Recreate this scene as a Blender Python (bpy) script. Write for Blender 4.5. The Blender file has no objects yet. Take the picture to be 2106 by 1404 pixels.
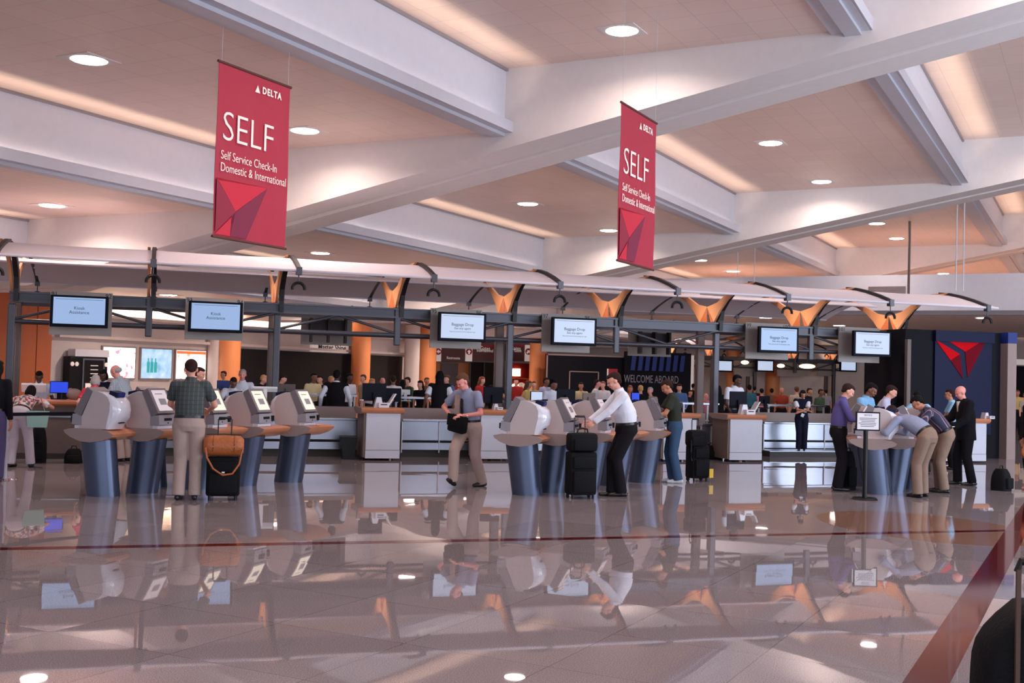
import bpy, bmesh, math, random
from mathutils import Vector, Matrix, Euler
random.seed(7)
C = bpy.context.scene.collection
PI = math.pi
R = math.radians
SC = bpy.context.scene

# ------------------------------------------------------------------ camera
FPX, YAW, PIT, ROL, CH = 2312.0, R(17.4), R(1.7), R(1.6), 1.70
_f = Vector((math.sin(YAW)*math.cos(PIT), math.cos(YAW)*math.cos(PIT), math.sin(PIT)))
_r = Vector((math.cos(YAW), -math.sin(YAW), 0)); _u = _r.cross(_f)
CR = _r*math.cos(ROL)+_u*math.sin(ROL); CU = -_r*math.sin(ROL)+_u*math.cos(ROL)
cam = bpy.data.cameras.new('camera'); cam_o = bpy.data.objects.new('camera', cam); C.objects.link(cam_o)
cam.lens = FPX/2106*36; cam.sensor_width = 36; cam.clip_end = 400
m = Matrix((( CR.x, CU.x, -_f.x, 0), (CR.y, CU.y, -_f.y, 0), (CR.z, CU.z, -_f.z, CH), (0, 0, 0, 1)))
cam_o.matrix_world = m
SC.camera = cam_o

# ------------------------------------------------------------------ world, lights, exposure
w = bpy.data.worlds.new('world'); SC.world = w; w.use_nodes = True
bg = w.node_tree.nodes['Background']; bg.inputs[0].default_value = (0.80, 0.82, 1.0, 1); bg.inputs[1].default_value = 0.42
SC.view_settings.view_transform = 'Standard'; SC.view_settings.look = 'None'
SC.view_settings.gamma = 1; SC.view_settings.exposure = 0.0; SC.view_settings.use_curve_mapping = False
try: SC.cycles.max_bounces = 8; SC.cycles.use_denoising = True
except Exception: pass

def area(name, loc, aim, sx, sy, power, col):
    l = bpy.data.lights.new(name, 'AREA'); l.shape = 'RECTANGLE'; l.size = sx; l.size_y = sy
    l.energy = power; l.color = col
    o = bpy.data.objects.new(name, l); C.objects.link(o); o.location = loc
    d = Vector(aim)-Vector(loc); o.rotation_euler = d.to_track_quat('-Z', 'Y').to_euler()
    return o

S2 = math.sqrt(.5)
def UV(u, v, z=0.0): return Vector(((u+v)*S2, (v-u)*S2, z))
def ray(x, y): return CR*((x-1053)/FPX) - CU*((y-702)/FPX) + _f
O3 = Vector((0, 0, CH))
def ground(x, y, z=0.0): d = ray(x, y); return O3+d*((z-CH)/d.z)
def atY(x, y, Y): d = ray(x, y); return O3+d*(Y/d.y)
def atu(x, y, u): d = ray(x, y); return O3+d*(u/((d.x-d.y)*S2))
def atv(x, y, v): d = ray(x, y); return O3+d*(v/((d.x+d.y)*S2))

# added fill lights for assumed daylight behind and right of camera, no glazing built
area('added_daylight_front', (-2, -9, 4.0), (4, 14, 1.5), 26, 6, 1250, (0.78, 0.86, 1.0))
area('added_daylight_side', (23, 4, 3.2), (13, 21, 8.5), 14, 5, 2300, (0.74, 0.85, 1.0))

area('fascia_fill', (15, -5, 4.0), (25, 30, 5.0), 10, 6, 1300, (0.76, 0.86, 1.0))  # cool fill light added to brighten the white fascia
# ------------------------------------------------------------------ materials
MATS = {}
def lin(c):
    return tuple(((x/255)/12.92 if x/255 <= .04045 else ((x/255+.055)/1.055)**2.4) for x in c)
def mat(name, rgb, rough=.5, metal=0.0, spec=.5, emit=None, es=0.0, bump=0.0, bscale=40.0, var=0.0, vscale=6.0, coat=0.0, trans=0.0, alpha=1.0):
    if name in MATS: return MATS[name]
    mt = bpy.data.materials.new(name); mt.use_nodes = True; nt = mt.node_tree; b = nt.nodes['Principled BSDF']
    c = lin(rgb)+(1,)
    b.inputs['Base Color'].default_value = c; b.inputs['Roughness'].default_value = rough
    b.inputs['Metallic'].default_value = metal; b.inputs['Specular IOR Level'].default_value = spec
    if coat: b.inputs['Coat Weight'].default_value = coat; b.inputs['Coat Roughness'].default_value = .08
    if trans: b.inputs['Transmission Weight'].default_value = trans
    if emit: b.inputs['Emission Color'].default_value = lin(emit)+(1,); b.inputs['Emission Strength'].default_value = es
    tc = nt.nodes.new('ShaderNodeTexCoord')
    nz = nt.nodes.new('ShaderNodeTexNoise'); nz.inputs['Scale'].default_value = vscale; nz.inputs['Detail'].default_value = 4
    nt.links.new(tc.outputs['Object'], nz.inputs['Vector'])
    v = var if var else .05
    mx = nt.nodes.new('ShaderNodeMix'); mx.data_type = 'RGBA'
    mx.inputs['A'].default_value = tuple(x*(1-v) for x in c[:3])+(1,); mx.inputs['B'].default_value = tuple(min(1, x*(1+v)) for x in c[:3])+(1,)
    nt.links.new(nz.outputs['Fac'], mx.inputs['Factor']); nt.links.new(mx.outputs['Result'], b.inputs['Base Color'])
    if bump:
        n2 = nt.nodes.new('ShaderNodeTexNoise'); n2.inputs['Scale'].default_value = bscale; n2.inputs['Detail'].default_value = 3
        nt.links.new(tc.outputs['Object'], n2.inputs['Vector'])
        bp = nt.nodes.new('ShaderNodeBump'); bp.inputs['Strength'].default_value = bump; bp.inputs['Distance'].default_value = .02
        nt.links.new(n2.outputs['Fac'], bp.inputs['Height']); nt.links.new(bp.outputs['Normal'], b.inputs['Normal'])
    MATS[name] = mt; return mt

def math_node(nt, op, a, b=None, c=None):
    n = nt.nodes.new('ShaderNodeMath'); n.operation = op
    for i, x in enumerate((a, b, c)):
        if x is None: continue
        if isinstance(x, (int, float)): n.inputs[i].default_value = x
        else: nt.links.new(x, n.inputs[i])
    return n.outputs[0]
def uvw(nt):
    g = nt.nodes.new('ShaderNodeNewGeometry'); s = nt.nodes.new('ShaderNodeSeparateXYZ'); nt.links.new(g.outputs['Position'], s.inputs[0])
    X, Y = s.outputs[0], s.outputs[1]
    u = math_node(nt, 'MULTIPLY', math_node(nt, 'SUBTRACT', X, Y), S2)
    v = math_node(nt, 'MULTIPLY', math_node(nt, 'ADD', X, Y), S2)
    return u, v, s.outputs[2]
def grid_line(nt, c, size, width, off=0.0):
    f = math_node(nt, 'FRACT', math_node(nt, 'DIVIDE', math_node(nt, 'ADD', c, 1000*size-off), size))
    d = math_node(nt, 'ABSOLUTE', math_node(nt, 'SUBTRACT', f, .5))
    return math_node(nt, 'GREATER_THAN', d, .5-width/size/2)

def floor_mat():
    mt = bpy.data.materials.new('polished_terrazzo'); mt.use_nodes = True; nt = mt.node_tree; b = nt.nodes['Principled BSDF']
    u, v, z = uvw(nt)
    cu, cv = (math_node(nt, 'FLOOR', math_node(nt, 'DIVIDE', math_node(nt, 'ADD', c, 1000-o), 1.0)) for c, o in ((u, .16), (v, .0)))
    cmb = nt.nodes.new('ShaderNodeCombineXYZ'); nt.links.new(cu, cmb.inputs[0]); nt.links.new(cv, cmb.inputs[1])
    wn = nt.nodes.new('ShaderNodeTexWhiteNoise'); nt.links.new(cmb.outputs[0], wn.inputs['Vector'])
    tc = nt.nodes.new('ShaderNodeTexCoord')
    sp = nt.nodes.new('ShaderNodeTexNoise'); sp.inputs['Scale'].default_value = 130; sp.inputs['Detail'].default_value = 2
    nt.links.new(tc.outputs['Object'], sp.inputs['Vector'])
    rp = nt.nodes.new('ShaderNodeValToRGB'); nt.links.new(sp.outputs['Fac'], rp.inputs[0])
    rp.color_ramp.elements[0].position = .3; rp.color_ramp.elements[0].color = lin((116, 106, 110))+(1,)
    rp.color_ramp.elements[1].position = .7; rp.color_ramp.elements[1].color = lin((178, 168, 172))+(1,)
    mx = nt.nodes.new('ShaderNodeMix'); mx.data_type = 'RGBA'; mx.blend_type = 'MULTIPLY'; mx.inputs['Factor'].default_value = 1
    nt.links.new(rp.outputs[0], mx.inputs['A'])
    tone = math_node(nt, 'ADD', .88, math_node(nt, 'MULTIPLY', wn.outputs['Value'], .14))
    gl = math_node(nt, 'MAXIMUM', grid_line(nt, u, 1.0, .008, .16), grid_line(nt, v, 1.0, .008, 0))
    tone = math_node(nt, 'MULTIPLY', tone, math_node(nt, 'SUBTRACT', 1.0, math_node(nt, 'MULTIPLY', gl, .4)))
    cc = nt.nodes.new('ShaderNodeCombineColor'); [nt.links.new(tone, cc.inputs[i]) for i in range(3)]
    nt.links.new(cc.outputs[0], mx.inputs['B']); nt.links.new(mx.outputs['Result'], b.inputs['Base Color'])
    b.inputs['Roughness'].default_value = .02; b.inputs['Specular IOR Level'].default_value = .62
    # each slab lies at a very slightly different tilt, and the polish is a little wavy
    wv = nt.nodes.new('ShaderNodeTexNoise'); wv.inputs['Scale'].default_value = .9; wv.inputs['Detail'].default_value = 1.5
    nt.links.new(tc.outputs['Object'], wv.inputs['Vector'])
    bp = nt.nodes.new('ShaderNodeBump'); bp.inputs['Strength'].default_value = .5; bp.inputs['Distance'].default_value = .0022
    nt.links.new(wv.outputs['Fac'], bp.inputs['Height'])
    tl = nt.nodes.new('ShaderNodeVectorMath'); tl.operation = 'SUBTRACT'; nt.links.new(wn.outputs['Color'], tl.inputs[0]); tl.inputs[1].default_value = (.5, .5, .5)
    t2 = nt.nodes.new('ShaderNodeVectorMath'); t2.operation = 'MULTIPLY'; nt.links.new(tl.outputs[0], t2.inputs[0]); t2.inputs[1].default_value = (.004, .004, 0)
    t3 = nt.nodes.new('ShaderNodeVectorMath'); t3.operation = 'ADD'; nt.links.new(bp.outputs[0], t3.inputs[0]); nt.links.new(t2.outputs[0], t3.inputs[1])
    t4 = nt.nodes.new('ShaderNodeVectorMath'); t4.operation = 'NORMALIZE'; nt.links.new(t3.outputs[0], t4.inputs[0])
    nt.links.new(t4.outputs[0], b.inputs['Normal'])
    return mt
def ceil_mat():
    mt = bpy.data.materials.new('metal_ceiling_tiles'); mt.use_nodes = True; nt = mt.node_tree; b = nt.nodes['Principled BSDF']
    u, v, z = uvw(nt)
    gl = math_node(nt, 'MAXIMUM', grid_line(nt, u, .647, .012, .1), grid_line(nt, v, .647, .012, 0))
    cu, cv = (math_node(nt, 'FLOOR', math_node(nt, 'DIVIDE', math_node(nt, 'ADD', c, 647-o), .647)) for c, o in ((u, .1), (v, .0)))
    cmb = nt.nodes.new('ShaderNodeCombineXYZ'); nt.links.new(cu, cmb.inputs[0]); nt.links.new(cv, cmb.inputs[1])
    wn = nt.nodes.new('ShaderNodeTexWhiteNoise'); nt.links.new(cmb.outputs[0], wn.inputs['Vector'])
    tone = math_node(nt, 'MULTIPLY', math_node(nt, 'ADD', .93, math_node(nt, 'MULTIPLY', wn.outputs['Value'], .05)), math_node(nt, 'SUBTRACT', 1, math_node(nt, 'MULTIPLY', gl, .22)))
    mx = nt.nodes.new('ShaderNodeMix'); mx.data_type = 'RGBA'; mx.blend_type = 'MULTIPLY'; mx.inputs['Factor'].default_value = 1
    mx.inputs['A'].default_value = lin((234, 208, 195))+(1,)
    cc = nt.nodes.new('ShaderNodeCombineColor'); [nt.links.new(tone, cc.inputs[i]) for i in range(3)]
    nt.links.new(cc.outputs[0], mx.inputs['B']); nt.links.new(mx.outputs['Result'], b.inputs['Base Color'])
    b.inputs['Roughness'].default_value = .38; b.inputs['Specular IOR Level'].default_value = .8
    tc = nt.nodes.new('ShaderNodeTexCoord')
    wv = nt.nodes.new('ShaderNodeTexNoise'); wv.inputs['Scale'].default_value = 1.4; nt.links.new(tc.outputs['Object'], wv.inputs['Vector'])
    bp = nt.nodes.new('ShaderNodeBump'); bp.inputs['Strength'].default_value = .25; bp.inputs['Distance'].default_value = .02
    nt.links.new(wv.outputs['Fac'], bp.inputs['Height']); nt.links.new(bp.outputs[0], b.inputs['Normal'])
    return mt
def stripe_mat(name, c1, c2, size, axis=0, width=.5, rough=.8, c3=None):
    mt = bpy.data.materials.new(name); mt.use_nodes = True; nt = mt.node_tree; b = nt.nodes['Principled BSDF']
    tc = nt.nodes.new('ShaderNodeTexCoord'); s = nt.nodes.new('ShaderNodeSeparateXYZ'); nt.links.new(tc.outputs['Object'], s.inputs[0])
    g = grid_line(nt, s.outputs[axis], size, size*width)
    mx = nt.nodes.new('ShaderNodeMix'); mx.data_type = 'RGBA'; nt.links.new(g, mx.inputs['Factor'])
    mx.inputs['A'].default_value = lin(c1)+(1,); mx.inputs['B'].default_value = lin(c2)+(1,)
    out = mx.outputs['Result']
    if c3:
        g2 = grid_line(nt, s.outputs[2 if axis != 2 else 0] if c3[1] == 'x' else s.outputs[axis], size*c3[2], size*c3[2]*.2, size*.4)
        m2 = nt.nodes.new('ShaderNodeMix'); m2.data_type = 'RGBA'; nt.links.new(g2, m2.inputs['Factor']); nt.links.new(out, m2.inputs['A']); m2.inputs['B'].default_value = lin(c3[0])+(1,); out = m2.outputs['Result']
    nt.links.new(out, b.inputs['Base Color']); b.inputs['Roughness'].default_value = rough
    return mt
def spot_mat(name, cols, scale, rough=.8):
    mt = bpy.data.materials.new(name); mt.use_nodes = True; nt = mt.node_tree; b = nt.nodes['Principled BSDF']
    tc = nt.nodes.new('ShaderNodeTexCoord'); vo = nt.nodes.new('ShaderNodeTexVoronoi'); vo.inputs['Scale'].default_value = scale
    nt.links.new(tc.outputs['Object'], vo.inputs['Vector']); s = nt.nodes.new('ShaderNodeSeparateColor'); nt.links.new(vo.outputs['Color'], s.inputs[0])
    rp = nt.nodes.new('ShaderNodeValToRGB'); rp.color_ramp.interpolation = 'CONSTANT'; nt.links.new(s.outputs[0], rp.inputs[0])
    el = rp.color_ramp.elements
    while len(el) < len(cols): el.new(.5)
    for i, c in enumerate(cols): el[i].position = i/len(cols); el[i].color = lin(c)+(1,)
    nt.links.new(rp.outputs[0], b.inputs['Base Color']); b.inputs['Roughness'].default_value = rough
    return mt

M = dict(
 white=mat('white_enamel', (215, 212, 222), .25, coat=.5), plaster=mat('painted_plaster', (214, 200, 194), .7),
 beam=mat('painted_beam', (222, 214, 212), .6), beamgrey=mat('grey_beam_groove', (150, 140, 142), .6),
 rail=mat('aluminium_rail', (196, 196, 206), .4, .15), fascia=mat('white_fascia', (206, 205, 214), .6),
 steel=mat('dark_grey_steel', (78, 76, 84), .42, .35), dsteel=mat('charcoal_steel', (44, 40, 44), .5, .3),
 orange=mat('varnished_beech', (238, 168, 120), .5, var=.08, vscale=3), wood=mat('cherry_wood', (208, 134, 94), .35, var=.12, vscale=5, coat=.2),
 woodwall=mat('cherry_wall_panel', (200, 108, 62), .5, var=.1, vscale=2), col=mat('column_wood', (232, 146, 90), .5, var=.06, vscale=1.5),
 fabric=mat('canopy_fabric', (214, 206, 216), .8), panel=mat('grey_sign_panel', (160, 150, 144), .6),
 black=mat('black_plastic', (14, 14, 17), .45, spec=.3), navybez=mat('dark_blue_bezel', (12, 14, 28), .6, spec=.15),
 shell=mat('glossy_white_shell', (214, 212, 222), .12, coat=.8), kside=mat('warm_grey_laminate', (188, 174, 174), .5),
 bezel=mat('kiosk_bezel', (116, 108, 114), .4), kgrey=mat('kiosk_grey', (146, 142, 150), .35), ped=mat('anodised_blue', (78, 86, 108), .32, .6),
 cap=mat('grey_brown_laminate', (150, 130, 126), .5), navy=mat('navy_blue', (12, 20, 56), .6, spec=.25), blue=mat('bright_navy', (22, 44, 120), .45),
 dnavy=mat('midnight_wall', (14, 14, 24), .7, spec=.2), counter=mat('counter_white', (196, 198, 212), .4), cside=mat('counter_taupe', (112, 94, 88), .5),
 stain=mat('stainless', (150, 152, 164), .3, .85), taupe=mat('taupe_laminate', (150, 126, 120), .5), toe=mat('dark_toe_kick', (46, 40, 40), .6),
 dark=mat('dark_opening', (20, 14, 16), .8), red=mat('crimson', (178, 36, 52), .6), maroon=mat('maroon_sign', (96, 52, 46), .6),
 scr=mat('screen_blue_white', (30, 30, 40), .3, emit=(150, 178, 222), es=.95), scr2=mat('screen_pale', (30, 30, 40), .3, emit=(186, 200, 228), es=1.0),
 kscr=mat('kiosk_screen', (40, 40, 40), .3, emit=(222, 204, 212), es=.95), kscr2=mat('kiosk_screen_warm', (40, 40, 40), .3, emit=(255, 236, 216), es=1.15),
 ink=mat('sign_ink', (62, 62, 84), .8), tan=mat('tan_leather', (168, 92, 48), .45, bump=.4, bscale=30), bag=mat('black_nylon', (14, 14, 17), .8, spec=.2, bump=.3, bscale=60),
 chrome=mat('chrome', (220, 220, 225), .12, 1), lamp=mat('lamp_lens', (255, 255, 255), .4, emit=(255, 240, 236), es=22), lampw=mat('warm_lamp', (255, 220, 180), .4, emit=(255, 206, 150), es=9),
 darkred=mat('dark_red_inlay', (92, 22, 26), .06, spec=.62), rust=mat('rust_terrazzo', (150, 116, 100), .05, spec=.62, var=.12, vscale=30), pale=mat('pale_terrazzo', (196, 186, 188), .05, spec=.62), bluegrey=mat('blue_grey_terrazzo', (130, 130, 142), .05, spec=.62),
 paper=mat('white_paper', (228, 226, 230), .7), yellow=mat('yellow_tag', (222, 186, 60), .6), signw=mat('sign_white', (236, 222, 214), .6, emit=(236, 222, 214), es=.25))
M['floor'] = floor_mat(); M['ceil'] = ceil_mat()

# ------------------------------------------------------------------ mesh helpers
class MB:
    def __init__(s): s.b = bmesh.new()
    def box(s, c, d, rot=None, bev=0.0):
        r = bmesh.ops.create_cube(s.b, size=1); vs = r['verts']
        for v in vs: v.co = Vector((v.co.x*d[0], v.co.y*d[1], v.co.z*d[2]))
        if bev:
            es = {e for v in vs for e in v.link_edges}
            rr = bmesh.ops.bevel(s.b, geom=list(es), offset=bev, segments=2, affect='EDGES', profile=.5); vs = list({v for f in rr['faces'] for v in f.verts} | {v for v in vs if v.is_valid})
        mt = Matrix.Translation(Vector(c)) @ (Euler(rot).to_matrix().to_4x4() if rot else Matrix())
        for v in vs: v.co = mt @ v.co
        return s
    def bar(s, a, b, wd, ht=None):           # rectangular bar from a to b
        a = Vector(a); b = Vector(b); ht = ht or wd; d = b-a; q = d.to_track_quat('Z', 'Y')
        r = bmesh.ops.create_cube(s.b, size=1)
        for v in r['verts']: v.co = (a+b)/2 + q @ Vector((v.co.x*wd, v.co.y*ht, v.co.z*d.length))
        return s
    def cyl(s, a, b, r1, r2=None, n=20):
        a = Vector(a); b = Vector(b); d = b-a; q = d.to_track_quat('Z', 'Y'); r2 = r1 if r2 is None else r2
        r = bmesh.ops.create_cone(s.b, cap_ends=True, segments=n, radius1=r1, radius2=r2, depth=d.length)
        for v in r['verts']: v.co = (a+b)/2 + q @ v.co
        return s
    def ell(s, c, r, rot=None, n=16):
        o = bmesh.ops.create_uvsphere(s.b, u_segments=n, v_segments=max(6, n*2//3), radius=1)
        mt = Euler(rot).to_matrix() if rot else Matrix.Identity(3)
        if not hasattr(r, '__len__'): r = (r, r, r)
        for v in o['verts']: v.co = Vector(c) + mt @ Vector((v.co.x*r[0], v.co.y*r[1], v.co.z*r[2]))
        return s
    def cap(s, a, b, r1, r2, n=14):          # tapered capsule
        s.cyl(a, b, r1, r2, n); s.ell(a, r1, n=n); s.ell(b, r2, n=n); return s
    def loft(s, rings, closed=True, caps=True):
        L = [[s.b.verts.new(Vector(p)) for p in r] for r in rings]; n = len(L[0])
        for i in range(len(L)-1):
            for j in range(n if closed else n-1):
                k = (j+1) % n
                s.b.faces.new((L[i][j], L[i][k], L[i+1][k], L[i+1][j]))
        if caps and closed:
            s.b.faces.new(L[0][::-1]); s.b.faces.new(L[-1])
        return s
    def prism(s, poly, vec, both=True):      # planar polygon pushed along vec
        vec = Vector(vec); return s.loft([[Vector(p) for p in poly], [Vector(p)+vec for p in poly]])
    def tube(s, pts, r, n=8):
        pts = [Vector(p) for p in pts]; rings = []
        for i, p in enumerate(pts):
            d = (pts[min(i+1, len(pts)-1)]-pts[max(i-1, 0)]).normalized(); q = d.to_track_quat('Z', 'Y')
            rr = r[i] if hasattr(r, '__len__') else r
            rings.append([p+q @ Vector((math.cos(2*PI*j/n)*rr, math.sin(2*PI*j/n)*rr, 0)) for j in range(n)])
        return s.loft(rings)
    def quad(s, *p): s.b.faces.new([s.b.verts.new(Vector(x)) for x in p]); return s
    def mesh(s, name, m, smooth=False):
        bmesh.ops.recalc_face_normals(s.b, faces=s.b.faces)
        me = bpy.data.meshes.new(name); s.b.to_mesh(me); s.b.free()
        me.materials.append(m if not isinstance(m, str) else M[m])
        if smooth:
            for p in me.polygons: p.use_smooth = True
            try: me.set_sharp_from_angle(angle=R(40))
            except Exception: pass
        return me
    def build(s, name, m, parent=None, smooth=False, label=None):
        o = bpy.data.objects.new(name, s.mesh(name, m, smooth)); C.objects.link(o)
        if parent: o.parent = parent
        if label: o['label'] = label
        return o
def tag(o, label, cat, group=None):
    o['label'] = label; o['category'] = cat
    if group: o['group'] = group
    return o
def thing(name, label, cat, loc=(0, 0, 0), rz=0.0, group=None):
    o = bpy.data.objects.new(name, None); C.objects.link(o); o.empty_display_size = .1
    o.location = loc; o.rotation_euler = (0, 0, rz); return tag(o, label, cat, group)
def struct(name, mb, m, smooth=False):
    o = mb.build(name, m, None, smooth); o['kind'] = 'structure'; return o
def dup(root, loc=None, rz=None, label=None, group=None):
    def cp(o, par):
        c = o.copy(); C.objects.link(c); c.parent = par
        for ch in list(o.children): cp(ch, c)
        return c
    r = cp(root, None)
    if loc is not None: r.location = loc
    if rz is not None: r.rotation_euler = (0, 0, rz)
    if label: r['label'] = label
    if group: r['group'] = group
    return r
def text_mesh(s, size, m, ext=.002, sx=1.0, align='CENTER', sp=1.0, bold=0.0):
    cu = bpy.data.curves.new('txt', 'FONT'); cu.body = s; cu.size = size; cu.extrude = ext; cu.align_x = align; cu.align_y = 'CENTER'; cu.space_character = sp; cu.offset = bold; cu.resolution_u = 3
    o = bpy.data.objects.new('txt', cu); C.objects.link(o)
    dg = bpy.context.evaluated_depsgraph_get(); me = bpy.data.meshes.new_from_object(o.evaluated_get(dg))
    bpy.data.objects.remove(o); bpy.data.curves.remove(cu)
    for v in me.vertices: v.co.x *= sx
    me.materials.clear(); me.materials.append(M[m] if isinstance(m, str) else m)
    return me
def text(name, s, size, m, parent, loc, rot=(R(90), 0, 0), **k):
    o = bpy.data.objects.new(name, text_mesh(s, size, m, **k)); C.objects.link(o); o.parent = parent; o.location = loc; o.rotation_euler = rot
    return o

# ------------------------------------------------------------------ floor
struct('floor', MB().box((10, 32, -.05), (110, 100, .1)), 'floor')
def inlay(n, pts, m):
    struct(n, MB().prism([(p[0], p[1], .0002) for p in pts], (0, 0, {'trim_1': .0010, 'trim_2': .0014, 'trim_3': .0006}.get(n, .0008))), m)
def uvp(u, v): p = UV(u, v); return (p.x, p.y)
inlay('trim_1', [uvp(-.98, 2), uvp(-.74, 2), uvp(-.74, 30), uvp(-.98, 30)], 'darkred')
g0 = ground(0, 1125); g1 = ground(1053, 1112); g2 = ground(2106, 1087); dl = (g2-g0); 
inlay('trim_2', [(-14, 11.03), (14, 11.03), (14, 11.19), (-14, 11.19)], 'darkred')
q = ground(1905, 1083); inlay('trim_3', [(q.x+1.15*math.cos(t*PI/18), q.y+1.55*math.sin(t*PI/18)) for t in range(36)], 'rust')
inlay('trim_4', [uvp(-.74, 8.75), uvp(-.3, 8.75), uvp(-.3, 9.95), uvp(-.74, 9.95)], 'pale')
inlay('trim_5', [uvp(-.74, 9.95), uvp(-.3, 9.95), uvp(-.3, 10.7), uvp(-.74, 10.7)], 'bluegrey')

# ------------------------------------------------------------------ stepped coffered ceiling
US = [-29.34+6.47*k for k in range(0, 9)]           # step lines, panels rise one step at each
HZ = lambda k: 3.94+1.165*(k-0)                      # panel height right of US[k]
VN = [3.5-14.95, 3.5, 18.45, 33.4, 48.35, 63.3]      # near faces of the cross beams
BW = 1.85
def zb(u): return max(3.52, 5.98+.187*(u+9.63))
for k in range(len(US)-1):
    u0, u1, z = US[k], US[k+1], HZ(k)
    for j in range(len(VN)-1):
        v0, v1 = VN[j]+BW, VN[j+1]
        if k == 0 and j == 4: pass
        b = MB(); p = [UV(u0, v0, z), UV(u1, v0, z), UV(u1, v1, z), UV(u0, v1, z)]
        b.prism(p, (0, 0, .12)); struct('ceiling', b, 'ceil')
    # vertical face of the step at u0, down to the lower panel, with an aluminium rail under it
    if k > 0:
        zl = HZ(k-1)
        b = MB(); b.prism([UV(u0-.18, VN[0], zl-.0), UV(u0, VN[0], zl-.0), UV(u0, VN[0], z+.1), UV(u0-.18, VN[0], z+.1)], UV(0, VN[-1]+2-VN[0]))
        struct('trim_%d' % (20+k), b, 'fascia')
        struct('trim_%d' % (30+k), MB().prism([UV(u0, VN[0], z-.05), UV(u0+.05, VN[0], z-.05), UV(u0+.05, VN[0], z), UV(u0, VN[0], z)], UV(0, VN[-1]+2-VN[0])), 'beamgrey')
        for j in range(len(VN)-1):
            v0, v1 = VN[j]+BW, VN[j+1]
            b = MB()
            for du, dz, wd, ht in ((-.30, -.03, .34, .05), (-.12, -.08, .26, .06), (.05, -.03, .22, .04), (.17, .05, .03, .20)):
                c0 = UV(u0+du, v0, zl+dz); c1 = UV(u0+du, v1, zl+dz)
                b.prism([c0+UV(-wd/2, 0, -ht/2), c0+UV(wd/2, 0, -ht/2), c0+UV(wd/2, 0, ht/2), c0+UV(-wd/2, 0, ht/2)], c1-c0)
            struct('trim_%d' % (40+k), b, 'rail')
            # cove strip lights lying in the rail, washing the next beam and panel
            if k >= 1 and k <= 5 and j >= 1:
                l = area('cove_light', UV(u0+.06, (v0+v1)/2, zl+.0), UV(u0+.75, (v0+v1)/2, zl+1.2), 12.2, .06, 80, (1.0, .80, .62)); l.rotation_euler = (UV(.62, 0, .785)).to_track_quat('-Z', 'Y').to_euler()
                l.data.spread = R(98)
                l.rotation_euler = Matrix((UV(0, 1, 0), (-UV(.62, 0, .785)).cross(UV(0, 1, 0)), -UV(.62, 0, .785))).transposed().to_euler()
# cross beams: slanted underside that follows the roof slope
for j in range(1, len(VN)):
    v0 = VN[j]; ua, ub = US[0], US[-1]
    b = MB(); za, zc = zb(ua), zb(ub)
    prof = lambda u: [UV(u, v0, zb(u)), UV(u, v0+.80, zb(u)), UV(u, v0+.84, zb(u)+.12), UV(u, v0+1.0, zb(u)+.12), UV(u, v0+1.04, zb(u)), UV(u, v0+BW, zb(u)), UV(u, v0+BW, zb(u)+2.1), UV(u, v0, zb(u)+2.1)]
    b.loft([prof(ua), prof(-22.78), prof(ub)]); struct('trim_%d' % (60+j), b, 'beam')

# ------------------------------------------------------------------ downlights
ls = [(-20.2, 16.9, 0), (-20.2, 26.4, 0), (-20.2, 11.4, 0), (-20.2, 31.6, 0), (-20.2, 41.2, 0), (-20.2, 45.6, 0), (-20.2, 56, 0)]+[(-26.3, v, -1) for v in (17, 26.6, 32.2, 41.2, 45.6, 56)]  # row nearest the left wall is added to brighten the background
q_ = ground(1726, 669, 4.42); ls += [(q_.dot(UV(1, 0)), q_.dot(UV(0, 1)), 9), (-12.5, 47.0, 9), (-4.0, 47.0, 9)]  # last two are extra lights added to brighten the soffit
for k, u in ((1, -13.55), (2, -7.05), (3, -.6), (4, 5.9)):
    for v in (-3.0, 2.4, 11.9, 17.1, 26.6, 32.2, 41.2, 45.6, 56, 60.4): ls.append((u, v, k))
b = MB(); b.cyl((0, 0, -.012), (0, 0, .0), .29, .27, 32)
t0 = None
names = {(-13.55, 11.9): 'above and left of the left red banner', (-13.55, 17.1): 'just right of the left red banner', (-20.2, 16.9): 'at the far left above the canopy',
 (-20.2, 26.4): 'just above the canopy roof, below the left banner', (-7.05, 17.1): 'at the top centre, nearest of the lights', (-7.05, 26.6): 'right of the right red banner, upper of the pair', (-7.05, 32.2): 'right of the right red banner, lower of the pair',
 (-13.55, 26.6): 'between the two red banners', (-13.55, 32.2): 'beside the left edge of the right red banner', (-7.05, 41.2): 'near the black hanging pole, upper of the pair', (-7.05, 45.6): 'near the black hanging pole, lower of the pair',
 (-13.55, 41.2): 'low behind the right banner, left of the pair', (-13.55, 45.6): 'low behind the right banner, right of the pair', (-7.05, 60.4): 'resting on the top line of the white fascia at right'}
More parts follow.
